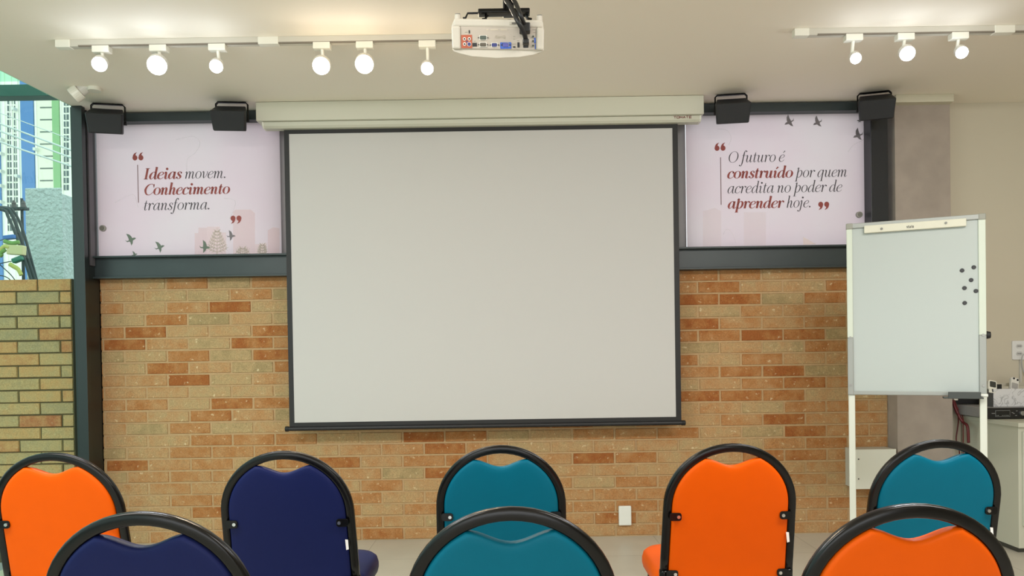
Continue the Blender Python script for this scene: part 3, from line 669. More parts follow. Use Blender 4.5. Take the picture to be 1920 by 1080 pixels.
def patch(name, x0, y0, x1, y1, m, par=None, y=-.0045, r=0, th=.002):
    a, b = pl(x0, y1), pl(x1, y0)
    poly = rrect(a[0], b[0], a[1], b[1], r, 4) if r else [(a[0], a[1]), (b[0], a[1]), (b[0], b[1]), (a[0], b[1])]
    return plate(name, poly, y, th, m, par or t)
def jack(px, py, r, m, y=-.006, n=14):
    c = pl(px, py); bm = B(); cyl(bm, (c[0], y, c[1]), (c[0], y+.004, c[1]), r/F*QY, n=n); return obj('socket', bm, m, t)
TERRA = mat('terracotta_label', (178, 92, 66), .6); BLUEP = mat('blue_label', (52, 92, 190), .5); DARK = mat('socket_black', (30, 28, 32), .5); WHT = mat('socket_white', (228, 222, 214), .4); BLUD = mat('socket_blue', (52, 58, 120), .5)
patch('label_patch', 865, 66, 885, 89.5, TERRA, r=.0015); patch('label_patch', 938, 79, 958.5, 90.5, BLUEP, r=.0015)
for px, py in ((871, 73.3), (880, 73.3), (871, 82.3)):
    jack(px, py, 3.0, WHT); jack(px, py, 1.5, DARK, -.0075)
jack(879.7, 82.5, 4.0, WHT); jack(879.7, 82.5, 3.1, BLUD, -.0075); jack(875.6, 78, 1.5, BLUD)
for x0, y0, x1, y1, m in ((900, 67.5, 912, 74.5, mat('socket_green_grey', (74, 84, 76), .5)), (900, 80, 911.5, 86.5, mat('socket_brown', (86, 78, 66), .5)), (922, 80.5, 932, 87, BLUD), (943, 80.5, 953.5, 87, mat('socket_violet', (84, 88, 170), .5))):
    patch('socket_frame', x0-1.3, y0-.8, x1+1.3, y1+.8, mat('socket_metal', (206, 202, 190), .35, .3), r=.002); patch('socket', x0, y0, x1, y1, m, y=-.006, r=.003)
    jack(x0-2.6, (y0+y1)/2, 1.1, DARK); jack(x1+2.6, (y0+y1)/2, 1.1, DARK)
patch('socket', 886, 80, 894, 86.5, DARK); patch('socket', 970.2, 79, 974, 88, DARK); patch('socket', 962, 86, 966.5, 88.5, DARK, r=.001); patch('socket', 981, 84.5, 991, 88.6, DARK, r=.002); patch('lock_slot', 879.2, 58, 881.3, 63.5, DARK)
for py in (69, 77, 85): jack(999.5, py, 2.4, mat('jack_ring', (150, 150, 130), .4)); jack(999.5, py, 1.4, DARK, -.0075)
patch('label_patch', 1001.5, 71, 1004.3, 80.5, BLUEP); patch('label_patch', 1003, 82, 1004.3, 91, BLUEP)
patch('rating_label', 955.5, 43.5, 968, 48.5, mat('grey_label', (176, 170, 156), .5), y=-.0062); patch('rating_print', 959.5, 44.6, 968, 47.6, mat('dark_grey_print', (96, 92, 86), .5), y=-.0072)
for x0, x1, yv in ((912, 916, 57), (920, 934, 57), (939, 951, 57)): patch('embossed_print', x0, yv-1.5, x1, yv+1.5, mat('faint_emboss', (196, 186, 168), .5), y=-.0036, th=.001)
for x0, x1, yv in ((872, 877, 61.5), (902, 909, 76), (888, 892, 77), (962, 966, 69), (962, 966, 73.5), (961, 968, 82), (969, 974, 76), (988, 994, 68), (998, 1004, 57), (1000, 1004, 62), (900, 914, 88.4), (925, 928, 88.4)):
    patch('socket_caption', x0, yv-.5, x1, yv+.5, mat('caption_print', (150, 144, 132), .5), y=-.0036, th=.001)
a, b = pl(929, 72), pl(947, 72); lt = obj('maker_lettering', block_text('BenQ', b[0]-a[0], .0075, .0012), mat('faint_grey_print', (176, 167, 150), .5), t); lt.location = (a[0], -.0040, a[1])
for px, py, r, hh in ((858.5, 38.5, 5.6, 9), (955, 41, 4.5, 9), (1011.5, 41.5, 5.4, 10)):
    c, c2 = pl(px, py), pl(px, py-hh); yk = .012 if px != 955 else .11
    bm = B(); cyl(bm, (c[0], yk, c[1]-.006), (c2[0], yk, c2[1]), r*1.08/F*QY, r*.95/F*QY, 24); obj('foot', bm, PROJ, t, bevel=.0015)
    bm = B(); cyl(bm, (c2[0], yk, c2[1]-.001), (c2[0], yk, c2[1]+.002), r*.85/F*QY, n=24); obj('foot_pad', bm, mat('grey_rubber', (110, 108, 104), .7), t)
c = pl(930, 38.2); bm = B(); cyl(bm, (c[0], .10, c[1]-.004), (c[0], .10, c[1]+.004), .007, n=16); obj('screw', bm, CHROME, t)
# mount
MY = QY+.09
mk = lambda px, py, y=MY: P(px, py, y)
t = thing('projector_mount', 'black steel ceiling mount arms holding the projector', 'projector mount', (0, 0, 0))
bm = B(); a = mk(955, 24); box(bm, a.x-.021, a.x+.016, MY-.02, MY+.02, a.z-.01, CEZ); obj('pole', bm, BLACKM, t, bevel=.004)
bm = B(); box(bm, a.x-.07, a.x+.07, MY-.07, MY+.07, CEZ-.008, CEZ); obj('ceiling_plate', bm, BLACKM, t, bevel=.002)
bm = B(); box(bm, mk(897, 25).x, mk(993, 25).x, MY-.03, MY+.01, mk(930, 30).z, mk(930, 22.5).z); obj('cross_plate', bm, BLACKM, t, bevel=.003)
bm = B(); tube(bm, [mk(868, 34), mk(873, 33.5), mk(877, 25), mk(900, 24.5)], .0035, 8); obj('arm', bm, BLACKM, t)
bm = B(); tube(bm, [mk(916, 28), mk(911, 31), mk(911, 36), mk(904, 37.5)], .009, 8, side=(0, 1, 0), rb=.005); obj('arm', bm, BLACKM, t)
bm = B(); tube(bm, [mk(975, 26), mk(986, 29), mk(990, 36), mk(997, 37.5)], .009, 8, side=(0, 1, 0), rb=.006); obj('arm', bm, BLACKM, t)
ky = QY-.06
cab = lambda pts, r, par, name='lead', m=BLACKP: obj(name, tube(B(), catmull([P(a, b, y) for a, b, y in pts], 8), r, 12), m, par, smooth=True)
def tocl(px, py, y):
    p = P(px, py, y); return p
t = thing('video_cable', 'thick black video cable running down from the mount into the projector socket', 'cable', (0, 0, 0))
cab([(938, -118, MY-.02), (942, -60, MY-.03), (945, -10, QY+.03), (958, 14, QY-.02), (970, 38, ky), (981, 58, ky+.015), (986, 74, QY-.02)], .0075, t)
c = P(986, 79, QY-.018); bm = B(); box(bm, c.x-.010, c.x+.010, QY-.030, QY-.004, c.z-.007, c.z+.007); obj('plug', bm, BLACKP, t, bevel=.003)
t = thing('power_cable', 'black twin cable beside the video cable ending in a black block on the projector', 'cable', (0, 0, 0))
cab([(952, -118, MY-.03), (957, -60, MY-.04), (960, -10, QY+.02), (968, 8, QY-.02), (976, 28, ky), (984, 48, ky+.03)], .0068, t)
c = P(984, 52, QY-.03); bm = B(); box(bm, c.x-.017, c.x+.017, QY-.040, QY-.010, c.z-.014, c.z+.014); obj('plug_block', bm, BLACKP, t, bevel=.003)

# ------------------------------------------------------------------ whiteboard easel
YL, YR = 4.05, 3.79
pl_, pr_ = P(1590, 740, YL), P(1850, 742, YR)
tl_, tr_ = P(1588, 421, YL), P(1849, 401, YR)
BW = (Vector((pr_.x-pl_.x, YR-YL)).length); BZ0 = (pl_.z+pr_.z)/2; BZ1 = (tl_.z+tr_.z)/2; BHt = BZ1-BZ0
ang = math.atan2(YR-YL, pr_.x-pl_.x)
t = thing('whiteboard_easel', 'white magnetic flipchart whiteboard on two thin white legs in front of the concrete column', 'whiteboard', (pl_.x, YL, 0), (0, 0, ang))
BM = Matrix.Translation((pl_.x, YL, 0)) @ Matrix.Rotation(ang, 4, 'Z'); BMI = BM.inverted()
def bl(px, py, off=0):
    """board local (x, z) seen at a pixel"""
    d = RCAM @ Vector(((px-960)/F, (540-py)/F + SHY*1920/F, -1)); o = Vector((0, 0, CAMZ))
    lo = BMI @ o; ld = BMI.to_3x3() @ d; k = (off-lo.y)/ld.y; q = lo+ld*k; return q.x, q.z
WB = mat('whiteboard_enamel', (180, 188, 185), .3, spec=.4)
fr = .028
box(bm := B(), .02, BW-.02, -.006, .008, BZ0+.012, BZ1-.02); obj('board', bm, WB, t)
bm = B(); box(bm, 0, BW, -.016, .012, BZ1-.026, BZ1); obj('top_rail', bm, ALU, t, bevel=.003)
bm = B(); box(bm, 0, BW, -.013, .012, BZ0, BZ0+.02); obj('bottom_rail', bm, ALU, t, bevel=.003)
SIDE = mat('white_side_rail', (206, 214, 200), .4); zmid = BZ0+BHt*.335
for x0_, x1_, sx in ((0, fr, fr/2), (BW-fr-.004, BW, BW-fr/2)):
    bm = B(); box(bm, x0_, x1_, -.015, .012, zmid, BZ1-.026); s = obj('side_rail', bm, SIDE, t, bevel=.003)
    bm = B(); box(bm, x0_, x1_, -.015, .012, BZ0+.0, zmid); s2 = obj('side_rail', bm, ALU, t, bevel=.003); s2['label'] = 'bare aluminium lower half of the side rail'
    for zz in (zmid, BZ0+.05):
        bm = B(); cyl(bm, (sx, -.019, zz), (sx, -.013, zz), .0065, n=16); obj('screw', bm, mat('dull_screw', (150, 150, 146), .4, .6), s2)
for sx in (fr/2+.004, BW-fr/2):
    bm = B(); box(bm, sx-.016, sx+.016, -.004, .014, .03, BZ0+.25); obj('leg', bm, mat('white_leg_paint', (218, 221, 210), .4), t, bevel=.004)
    bm = B(); box(bm, sx-.018, sx+.018, -.22, .25, .012, .036); obj('foot', bm, SIDE, t, bevel=.006)
    for yy_ in (-.2, .23):
        bm = B(); cyl(bm, (sx, yy_, 0), (sx, yy_, .014), .018, .016, 16); obj('foot_glide', bm, BLACKP, t)
for px, py in ((1604.5, 416), (1845, 403)): pass
for x0_ in (-.002, BW-.032):
    bm = B(); box(bm, x0_, x0_+.034, -.018, .014, BZ1-.030, BZ1+.002); obj('corner_cap', bm, mat('grey_corner_plastic', (150, 150, 140), .5), t, bevel=.005)
# paper clamp
a, b = bl(1620, 424, -.03), bl(1812, 408, -.03); c0, c1 = bl(1620, 438.5, -.03), bl(1812, 422.5, -.03)
zc1, zc0 = (a[1]+b[1])/2, (c0[1]+c1[1])/2
bm = B(); box(bm, a[0], b[0], -.030, -.008, zc0, zc1); cl = obj('paper_clamp', bm, mat('cream_clamp', (214, 212, 194), .45), t, bevel=.003)
for px, py in ((1653, 429), (1773.5, 418)):
    q = bl(px, py, -.03); bm = B(); cyl(bm, (q[0], -.034, q[1]), (q[0], -.028, q[1]), .006, n=14); obj('clamp_screw', bm, mat('screw_grey', (110, 110, 104), .4, .6), cl)
q = bl(1700, 427.5, -.03); q2 = bl(1713, 426, -.03)
lt = obj('maker_lettering', block_text('stalo', q2[0]-q[0], .009, .0022), mat('dark_print', (50, 50, 48), .5), cl); lt.location = (q[0], -.0308, q[1])
# tray
a, b = bl(1768, 744, -.04), bl(1843, 744, -.04)
bm = B(); box(bm, a[0], b[0], -.075, -.010, BZ0-.012, BZ0-.004); box(bm, a[0]+.02, b[0]-.012, -.076, -.071, BZ0-.012, BZ0+.022); obj('pen_tray', bm, mat('dark_grey_tray', (58, 63, 60), .45), t, bevel=.002)
bm = B(); cyl(bm, (BW+.002, .02, BZ0+BHt*.335), (BW+.022, .02, BZ0+BHt*.335), .020, .016, 18); obj('adjusting_knob', bm, BLACKP, t, bevel=.003)
# pen stub on the tray
q = bl(1828, 739, -.045); M0 = BM
bm = B(); cyl(bm, (q[0]-.02, -.05, BZ0+.004), (q[0]+.055, -.045, BZ0+.004), .008, n=16); o = obj('marker_pen', bm, mat('white_pen', (225, 228, 222), .3), bevel=.002); o.matrix_world = BM
tag(o, 'small white marker pen lying on the dark tray of the whiteboard', 'marker pen')
MAG = mat('black_magnet', (18, 18, 20), .35)
for px, py, lb in ((1804, 507, 'uppermost left'), (1826, 501, 'highest'), (1821, 525, 'third from the top'), (1808.5, 540, 'fourth from the top, at the left'), (1830, 545.5, 'furthest right'), (1809, 568, 'lowest')):
    q = bl(px, py, -.01); bm = B(); cyl(bm, (0, -.0035, 0), (0, 0, 0), .0095, .0105, 20)
    o = obj('round_magnet', bm, MAG, smooth=False, bevel=.001); o.matrix_world = BM @ Matrix.Translation((q[0], -.0065, q[1]))
    tag(o, 'round black magnet on the whiteboard, %s of the six' % lb, 'magnet', 'magnets on the whiteboard')

# ------------------------------------------------------------------ small wall things
def wall_box(name, px0, px1, py0, py1, Y, depth, m, label, cat, bevel=.004):
    xm, ym = (px0+px1)/2, (py0+py1)/2
    bm = B(); box(bm, PX(px0, ym, Y), PX(px1, ym, Y), Y, Y+depth, PZ(xm, py1, Y), PZ(xm, py0, Y)); return tag(obj(name, bm, m, bevel=bevel), label, cat)
wall_box('cover_plate', 1160.5, 1184, 949, 985.5, WY-.022, .022, mat('white_cover_plate', (232, 234, 228), .4), 'small blank white cover plate low on the brick wall', 'wall plate', .005)
t = thing('junction_box', 'white square junction box low at the right end of the brick wall', 'junction box', (0, 0, 0))
JY = 4.82; X0, X1 = PX(1605, 880, JY), PX(1681, 880, JY); Z0, Z1 = PZ(1640, 917, JY), PZ(1640, 842.5, JY)
box(bm := B(), X0-.002, X1, JY+.012, WY, Z0+.003, Z1-.003); obj('casing', bm, mat('pale_box', (200, 200, 190), .5), t)
box(bm := B(), X0, X1, JY, JY+.012, Z0, Z1); lid = obj('lid', bm, mat('box_white', (226, 226, 214), .45), t, bevel=.003)
for py in (861, 898):
    q = P(1609.8, py, JY); bm = B(); cyl(bm, (q.x, JY-.002, q.z), (q.x, JY+.002, q.z), .0045, n=12); obj('screw', bm, mat('screw_dark', (60, 58, 54), .5), lid)
# outlet on beige wall
t = thing('wall_outlet', 'white double socket outlet on the beige wall right of the whiteboard', 'outlet', (0, 0, 0))
X0, X1 = PX(1896.5, 657, EY), PX(1922, 657, EY); Z0, Z1 = PZ(1908, 674.5, EY), PZ(1908, 639, EY)
plate('cover', rrect(X0, X1, Z0, Z1, .008), EY-.010, .010, mat('outlet_white', (222, 222, 222), .4), t, .002)
for py in (649, 663):
    q = P(1909, py, EY); s = plate('socket_face', [(q.x+a*.022, q.z+b*.013) for a, b in ((-1, 0), (-.6, 1), (.6, 1), (1, 0), (.6, -1), (-.6, -1))], EY-.012, .004, mat('socket_grey', (196, 196, 196), .4), t)
    for dx in (-.009, 0, .009):
        bm = B(); cyl(bm, (q.x+dx, EY-.0135, q.z), (q.x+dx, EY-.011, q.z), .0028, n=10); obj('pin_hole', bm, DARK, s)
bm = B(); tube(bm, catmull([P(1922, 662, EY-.02), P(1917, 668, EY-.04), P(1916, 682, EY-.03), P(1921, 700, EY-.02), P(1935, 720, EY-.02)], 8), .003, 8)
tag(obj('white_cord', bm, mat('grey_cord', (180, 180, 182), .5), smooth=True), 'thin grey cord hanging from the double socket outlet', 'cord')
bm = B(); box(bm, PX(1910.5, 690, EY), PX(1914, 690, EY), EY-.010, EY, PZ(1912, 730, EY), PZ(1912, 675, EY))
tag(obj('cable_duct', bm, mat('duct_white', (205, 203, 196), .5)), 'narrow white cable duct below the socket outlet', 'cable duct')

# cabinet and what stands on it ------------------------------------
KX, KY0, KY1, KH = 2.90, 4.39, 4.965, .756
CABM = mat('cabinet_pale_grey', (196, 196, 180), .5)
t = thing('storage_cabinet', 'pale grey storage cabinet at the right edge behind the whiteboard', 'cabinet', (KX, KY0, 0))
box(bm := B(), .004, .80, .02, KY1-KY0, .03, KH-.025); obj('carcass', bm, CABM, t, bevel=.002)
box(bm := B(), .02, .78, .05, KY1-KY0-.03, 0, .03); obj('plinth', bm, mat('plinth_dark', (70, 68, 62), .6), t)
box(bm := B(), -.008, .81, 0, KY1-KY0, KH-.025, KH); obj('cabinet_top', bm, CABM, t, bevel=.002)
for x0_, x1_ in ((.022, .40), (.404, .79)):
    box(bm := B(), x0_, x1_, .002, .02, .16, KH-.05); d_ = obj('door', bm, mat('door_pale', (204, 204, 190), .45), t, bevel=.003)
    box(bm := B(), x0_+.02, x0_+.13, -.010, .002, KH-.075, KH-.06); obj('handle', bm, mat('cream_handle', (226, 222, 196), .4), d_, bevel=.002)
# amplifier
AY = 4.62
t = thing('audio_amplifier', 'black rack audio amplifier with a display window on the pale cabinet', 'amplifier', (PX(1850, 775, AY), AY, KH))
axw = .46; ah = .068
box(bm := B(), 0, axw, .004, .34, .008, ah); obj('chassis', bm, mat('amp_top_reflection', (140, 139, 140), .4), t, bevel=.002)  # the top's reflection of the wall is put into this grey
box(bm := B(), -.035, axw+.03, 0, .006, .004, ah+.001); fp = obj('front_panel', bm, mat('amp_black', (18, 18, 21), .35), t, bevel=.002)
for x_ in (.03, axw-.03):
    for y_ in (.04, .3):
        bm = B(); cyl(bm, (x_, y_, 0), (x_, y_, .01), .012, n=14); obj('foot', bm, BLACKP, t)
for z_ in (.018, .048):
    bm = B(); cyl(bm, (-.024, -.02, z_), (-.024, .002, z_), .0075, n=16); obj('knob', bm, BLACKP, fp, bevel=.002)
box(bm := B(), .052, .140, -.002, .001, .016, .054); dis = obj('display_frame', bm, mat('display_line', (120, 122, 122), .4), fp)
box(bm := B(), .0545, .1375, -.003, 0, .0185, .0515); dis = obj('display', bm, mat('display_black', (12, 14, 18), .15), fp)
for x_ in (.058, .066, .09, .100, .110, .118, .126): box(bm := B(), x_, x_+.005, -.0036, -.002, .022, .0245); obj('display_legend', bm, mat('legend_grey', (150, 152, 150), .5), dis)
for x_, z_ in ((.030, .035), (.040, .035), (.150, .038), (.158, .033), (.172, .020), (.176, .048)):
    box(bm := B(), x_, x_+.010, -.0012, .001, z_, z_+.003); obj('panel_caption', bm, mat('legend_grey', (150, 152, 150), .5), fp)
for x_ in (.21, .26, .31, .36):
    bm = B(); cyl(bm, (x_, -.016, .035), (x_, .002, .035), .014, .016, 20); obj('knob', bm, mat('knob_silver', (150, 150, 150), .3, .8), fp, bevel=.002)
# organiser box standing on the amplifier
GY = AY+.10; gz = KH+ah
t = thing('desk_organizer', 'white marble patterned desk organizer box with grey sides on the amplifier', 'organizer', (PX(1861, 745, GY), GY, gz))
def marble():
    m = bpy.data.materials.new('marble_print'); m.use_nodes = True; nt = m.node_tree; b = nt.nodes['Principled BSDF']; N = nt.nodes.new; L = nt.links.new
    tc = N('ShaderNodeTexCoord'); n = N('ShaderNodeTexNoise'); n.inputs['Scale'].default_value = 14; n.inputs['Detail'].default_value = 5; n.inputs['Distortion'].default_value = 1.6
    L(tc.outputs['Object'], n.inputs['Vector']); rp = N('ShaderNodeValToRGB'); cr = rp.color_ramp
    cr.elements[0].position = .46; cr.elements[0].color = (*lin((214, 214, 216)), 1); cr.elements[1].position = .54; cr.elements[1].color = (*lin((214, 214, 216)), 1)
    e = cr.elements.new(.50); e.color = (*lin((165, 165, 168)), 1); L(n.outputs['Fac'], rp.inputs[0]); L(rp.outputs[0], b.inputs['Base Color']); b.inputs['Roughness'].default_value = .35
    return m
gh = PZ(1890, 729, GY)-gz; gw = .30; gd = .13
box(bm := B(), 0, gw, 0, .006, 0, gh); obj('front_panel', bm, marble(), t, bevel=.001)
box(bm := B(), .006, gw-.006, .006, gd, 0, .006); obj('base', bm, mat('organizer_grey', (92, 92, 92), .6), t)
for x0_ in (-.001, gw-.005):
    poly = [(0, 0), (gd, 0), (gd, gh+.085), (gd-.03, gh+.085), (.012, gh), (0, gh)]
    bm = prism(B(), poly, lambda p: (x0_, p[0], p[1]), lambda p: (x0_+.006, p[0], p[1])); obj('side_panel', bm, mat('organizer_grey', (92, 92, 92), .6), t)
box(bm := B(), .005, gw-.005, gd-.006, gd, 0, gh+.03); obj('back_panel', bm, mat('organizer_cream', (200, 194, 176), .6), t)
box(bm := B(), .005, gw-.005, .055, .060, .006, gh+.012); obj('divider', bm, mat('organizer_cream', (200, 194, 176), .6), t)
def held(name, label, cat, px, py, w, h, th, tilt, lean, mm, y=GY+.03):
    c = P(px, py, y); tt = thing(name, label, cat, c, (math.radians(lean), math.radians(tilt), 0)); plate('casing', rrect(-w/2, w/2, -h/2, h/2, min(w, h)*.22), 0, th, mm, tt, .002); return tt
tt = held('handheld_clicker', 'white handheld clicker with a dark screen leaning on the organizer', 'remote', 1861.5, 722, .052, .062, .014, 12, -18, WHITE, GY+.012)
plate('display', rrect(-.019, .019, -.014, .023, .006), -.002, .004, mat('clicker_dark', (60, 62, 60), .25), tt)
box(bm := B(), -.02, .02, .002, .012, -.050, -.028); obj("grip", bm, WHITE, tt, bevel=.003)
tt = held('remote_control', 'white remote control with two dark buttons standing in the organizer', 'remote', 1903, 720, .050, .085, .018, 16, -16, mat('remote_white', (216, 214, 208), .4), GY+.04)
for x_, z_ in ((-.010, .034), (.014, .030)):
    bm = B(); cyl(bm, (x_, -.003, z_), (x_, .002, z_), .006, n=14); obj('button', bm, DARK, tt)
plate('label_patch', rrect(-.02, .02, -.03, .006, .003), -.001, .003, mat('remote_grey', (160, 158, 156), .5), tt)
c = P(1873, 724, GY+.03); bm = B(); box(bm, c.x-.016, c.x+.016, GY+.025, GY+.035, gz+.01, c.z+.012)
tag(obj('battery_pack', bm, BLACKP, bevel=.003), 'small black block standing behind the clicker in the organizer', 'battery pack')
# black strip on the wall below the tray, with red cables
SYk = 4.92
X0, X1 = PX(1786, 752, SYk), PX(1850, 752, SYk)
t = thing('power_strip', 'black power strip on the wall just below the whiteboard tray', 'power strip', (0, 0, 0))
box(bm := B(), X0, X1, SYk, EY, PZ(1815, 757, SYk), PZ(1815, 746.5, SYk)); obj('casing', bm, BLACKP, t, bevel=.003)
q = P(1789, 747.5, SYk); box(bm := B(), q.x-.012, q.x+.014, SYk-.02, SYk+.004, q.z-.010, q.z+.008); obj('plug', bm, WHITE, t, bevel=.002)
RC = mat('dark_red_cable', (92, 26, 30), .5)
for pts, r, lb in (([(1787, 750, SYk-.02), (1790, 762, SYk-.02), (1798, 780, SYk-.04), (1806, 792, SYk-.06), (1814, 800, SYk-.12), (1816, 830, SYk-.12)], .009, 'thick dark red cable dropping from the black power strip'),
                   ([(1790, 752, SYk-.02), (1795, 765, SYk-.01), (1802, 774, SYk-.01), (1806, 786, SYk-.03), (1806, 800, SYk-.02), (1806, 860, SYk-.02)], .003, 'thin dark red wire looping beside the thick red cable'),
                   ([(1796, 776, SYk-.045), (1797, 790, SYk-.01), (1795, 806, SYk), (1793, 826, SYk), (1799, 848, SYk), (1800, 900, SYk)], .004, 'thin pinkish red wire hanging straight down the wall')):
    bm = B(); tube(bm, catmull([P(a, b, y) for a, b, y in pts], 8), r, 10); tag(obj('red_cable', bm, RC if r > .0035 else mat('red_wire', (120, 34, 36), .5), smooth=True), lb, 'cable', None)

# ------------------------------------------------------------------ chairs
VINYL = {k: mat('%s_vinyl' % k, c, .45, bump=.10, bscale=700, noise=.02, nscale=20, spec=.12) for k, c in dict(orange=(220, 86, 0), teal=(0, 96, 120), navy=(20, 28, 74)).items()}
CH, CW = .904, .43
def chair_parts(label, kind, with_tag):
    t = thing('banquet_chair', label, 'chair')
    lean = lambda z: -.165 - .10*((z-.45)/.45) if z > .45 else -.165 + .0*(z)
    r = CW/2-.0135
    cz = CH-.0135-r*.96
    # frame: one tube, up one side, round the arch and down the other, then the rear legs splay backwards
    path = []
    def hw(z): return r + (.006*(cz-z)/.3 if z < cz else 0)
    zs = [.46, .52, .58, .64, cz]
    left = [(-hw(z), lean(z), z) for z in zs]
    ar = [(-r*math.cos(a), lean(cz+r*.96*math.sin(a)), cz+r*.96*math.sin(a)) for a in [math.pi*k/28 for k in range(1, 28)]]
    right = [(-x, y, z) for x, y, z in left[::-1]]
    bm = B(); tube(bm, left+ar+right, .0125, 24, side=(0, 1, 0), rb=.0138, sq=.6)
    # squash the tube a little in depth to an oval
    obj('back_frame', bm, BLACKM, t, smooth=True)
    for s in (-1, 1):
        bm = B(); tube(bm, catmull([(s*hw(.47), lean(.47), .475), (s*(hw(.4)), -.168, .38), (s*(hw(.4)+.004), -.20, .2), (s*(hw(.4)+.006), -.245, .012)], 6), .0155, 12); obj('leg', bm, BLACKM, t, smooth=True)
        bm = B(); tube(bm, catmull([(s*.185, .17, .395), (s*.19, .185, .25), (s*.195, .205, .012)], 6), .0145, 12); obj('leg', bm, BLACKM, t, smooth=True)
        for x_, y_ in ((s*(hw(.4)+.006), -.246), (s*.195, .206)):
            bm = B(); cyl(bm, (x_, y_, 0), (x_, y_, .02), .019, .017, 16); obj('leg_cap', bm, mat('black_rubber', (16, 16, 18), .6), t)
    bm = B()
    for s in (-1, 1): tube(bm, [(s*.192, -.17, .388), (s*.19, .19, .388)], .012, 10)
    tube(bm, [(-.195, .185, .388), (.195, .185, .388)], .012, 10); tube(bm, [(-.195, -.165, .388), (.195, -.165, .388)], .012, 10)
    obj('seat_frame', bm, BLACKM, t)
    # seat cushion: rounded square, domed
    bm = B(); rings = []
    for s, z in ((.90, .392), (.985, .398), (1.0, .412), (1.0, .43), (.975, .452), (.92, .463), (.78, .471), (.5, .476), (.2, .478)):
        rings.append([bm.verts.new((x*s*1.0, .03+y*s, z)) for x, y in rrect(-.225, .225, -.205, .205, .09, 7)])
    for A, C in zip(rings, rings[1:]):
        for k in range(len(A)): bm.faces.new((A[k], A[(k+1) % len(A)], C[(k+1) % len(A)], C[k]))
    bm.faces.new(rings[0][::-1]); bm.faces.new(rings[-1])
    obj('seat', bm, VINYL[kind], t, smooth=True)
    # back pad with the scooped top
    out = []
    ri = r-.0125
    zpk, xpk, zdip = CH-.047, .090, CH-.072
    z_of = lambda x: zdip + (zpk-zdip)*(.5-.5*math.cos(math.pi*min(1, abs(x)/xpk)))
    N = 16
    out += [(xpk*(1-2*k/N), z_of(xpk*(1-2*k/N))) for k in range(N+1)]          # scoop, right to left
    a0 = math.acos(min(1, (xpk+.022)/ri))
    for k in range(14):
        a = a0*(1-k/13); out.append((-ri*math.cos(a), cz+(ri*.96)*math.sin(a)))
    for z in (.72, .66, .60, .54): 
        if z < cz-.01: out.append((-hw(z)+.0125, z))
    for k in range(5):
        a = math.pi+math.pi/2*k/4; out.append((-hw(.46)+.0125+.05+.05*math.cos(a), .46+.05*math.sin(a)))
    L = out[N+1:]
    out += [(-x, z) for x, z in L[::-1]]
    c0 = (0, .66)
    bm = B(); rings = []
    prof = [(.955, -.020), (.985, -.015), (1.0, -.006), (1.0, .006), (.988, .014), (.96, .020), (.88, .026), (.6, .030), (.25, .031)]
    prof = [(.25, -.0200), (.6, -.0198), (.86, -.0192), (.94, -.018), (.975, -.0155), (.992, -.011), (1.0, -.004)] + prof[3:]
    for s, d in prof:
        ring_ = []
        for x, z in out:
            # inset by distance rather than pure scale so the rim stays even
            zz = c0[1]+(z-c0[1])*s; ring_.append(bm.verts.new((x*s, lean(zz)+d, zz)))
        rings.append(ring_)
    n = len(out)
    for A, C in zip(rings, rings[1:]):
        for k in range(n): bm.faces.new((A[k], A[(k+1) % n], C[(k+1) % n], C[k]))
    bm.faces.new(rings[0][::-1]); bm.faces.new(rings[-1])
    obj('backrest', bm, VINYL[kind], t, smooth=True)
    for z in (.665, .466):
        for s in (-1, 1):
            x_in, x_out = s*(hw(z)-.043), s*(hw(z)-.004); x0_, x1_ = min(x_in, x_out), max(x_in, x_out)
            y_ = lean(z)-.0215
            pts = rrect(x0_, x1_, z-.013, z+.013, .008, 4)
            bk = plate('bracket', pts, y_-.003, .006, BLACKM, t, .001)
            xs = s*(hw(z)-.033)
            bm = B(); cyl(bm, (xs, y_-.007, z), (xs, y_-.002, z), .0055, .0065, 14); obj('bracket_screw', bm, CHROME, bk)
    if with_tag:
        z = .585; bm = B(); x_ = hw(z)-.022
        pts = [(x_+.002, z+.022), (x_+.011, z+.021), (x_+.013, z-.010), (x_+.005, z-.012)]
        plate('care_tag', pts, lean(z)-.026, .0015, mat('tag_white', (228, 224, 222), .6), t)
    return t
def place_chair(px, top, Y, label, kind, with_tag=False, yaw=0):
    """the top of the arch seen at px, top sets where the chair stands"""
    t = chair_parts(label, kind, with_tag)
    c = P(px, top, Y+.045); lean_top = -.265
    off = Matrix.Rotation(yaw, 3, 'Z') @ Vector((0, lean_top, 0))
    t.location = (c.x-off.x, Y-off.y, 0); t.rotation_euler = (0, 0, yaw)
    return t
R = math.radians
place_chair(111, 857, 2.49, 'orange padded chair at the far left, half behind a navy chair', 'orange', yaw=R(0))
place_chair(538, 850, 2.44, 'navy padded chair in the row nearer the wall, below the screen left corner', 'navy', True, yaw=R(0))
place_chair(938, 841, 2.50, 'teal padded chair nearest below the middle of the screen, behind another teal chair', 'teal')
place_chair(1366, 830, 2.45, 'orange padded chair below the screen right corner with its whole backrest visible', 'orange', True, yaw=R(0))
place_chair(1750, 822, 2.47, 'teal padded chair between the whiteboard legs and an orange chair', 'teal', True)
place_chair(281, 959, 1.51, 'navy padded chair cut by the bottom edge, nearest the camera at left', 'navy')
place_chair(957, 943, 1.50, 'teal padded chair cut by the bottom edge, nearest the camera at centre', 'teal')
place_chair(1694, 936, 1.47, 'orange padded chair cut by the bottom edge, nearest the camera at right', 'orange')

# ------------------------------------------------------------------ outside
bm = B(); box(bm, -60, 60, 5.4, 120, -.3, -.2); box(bm, -60, -3.0, -10, 5.4, -.3, -.2); struct('ground', bm, mat('pavement', (150, 150, 146), .9))
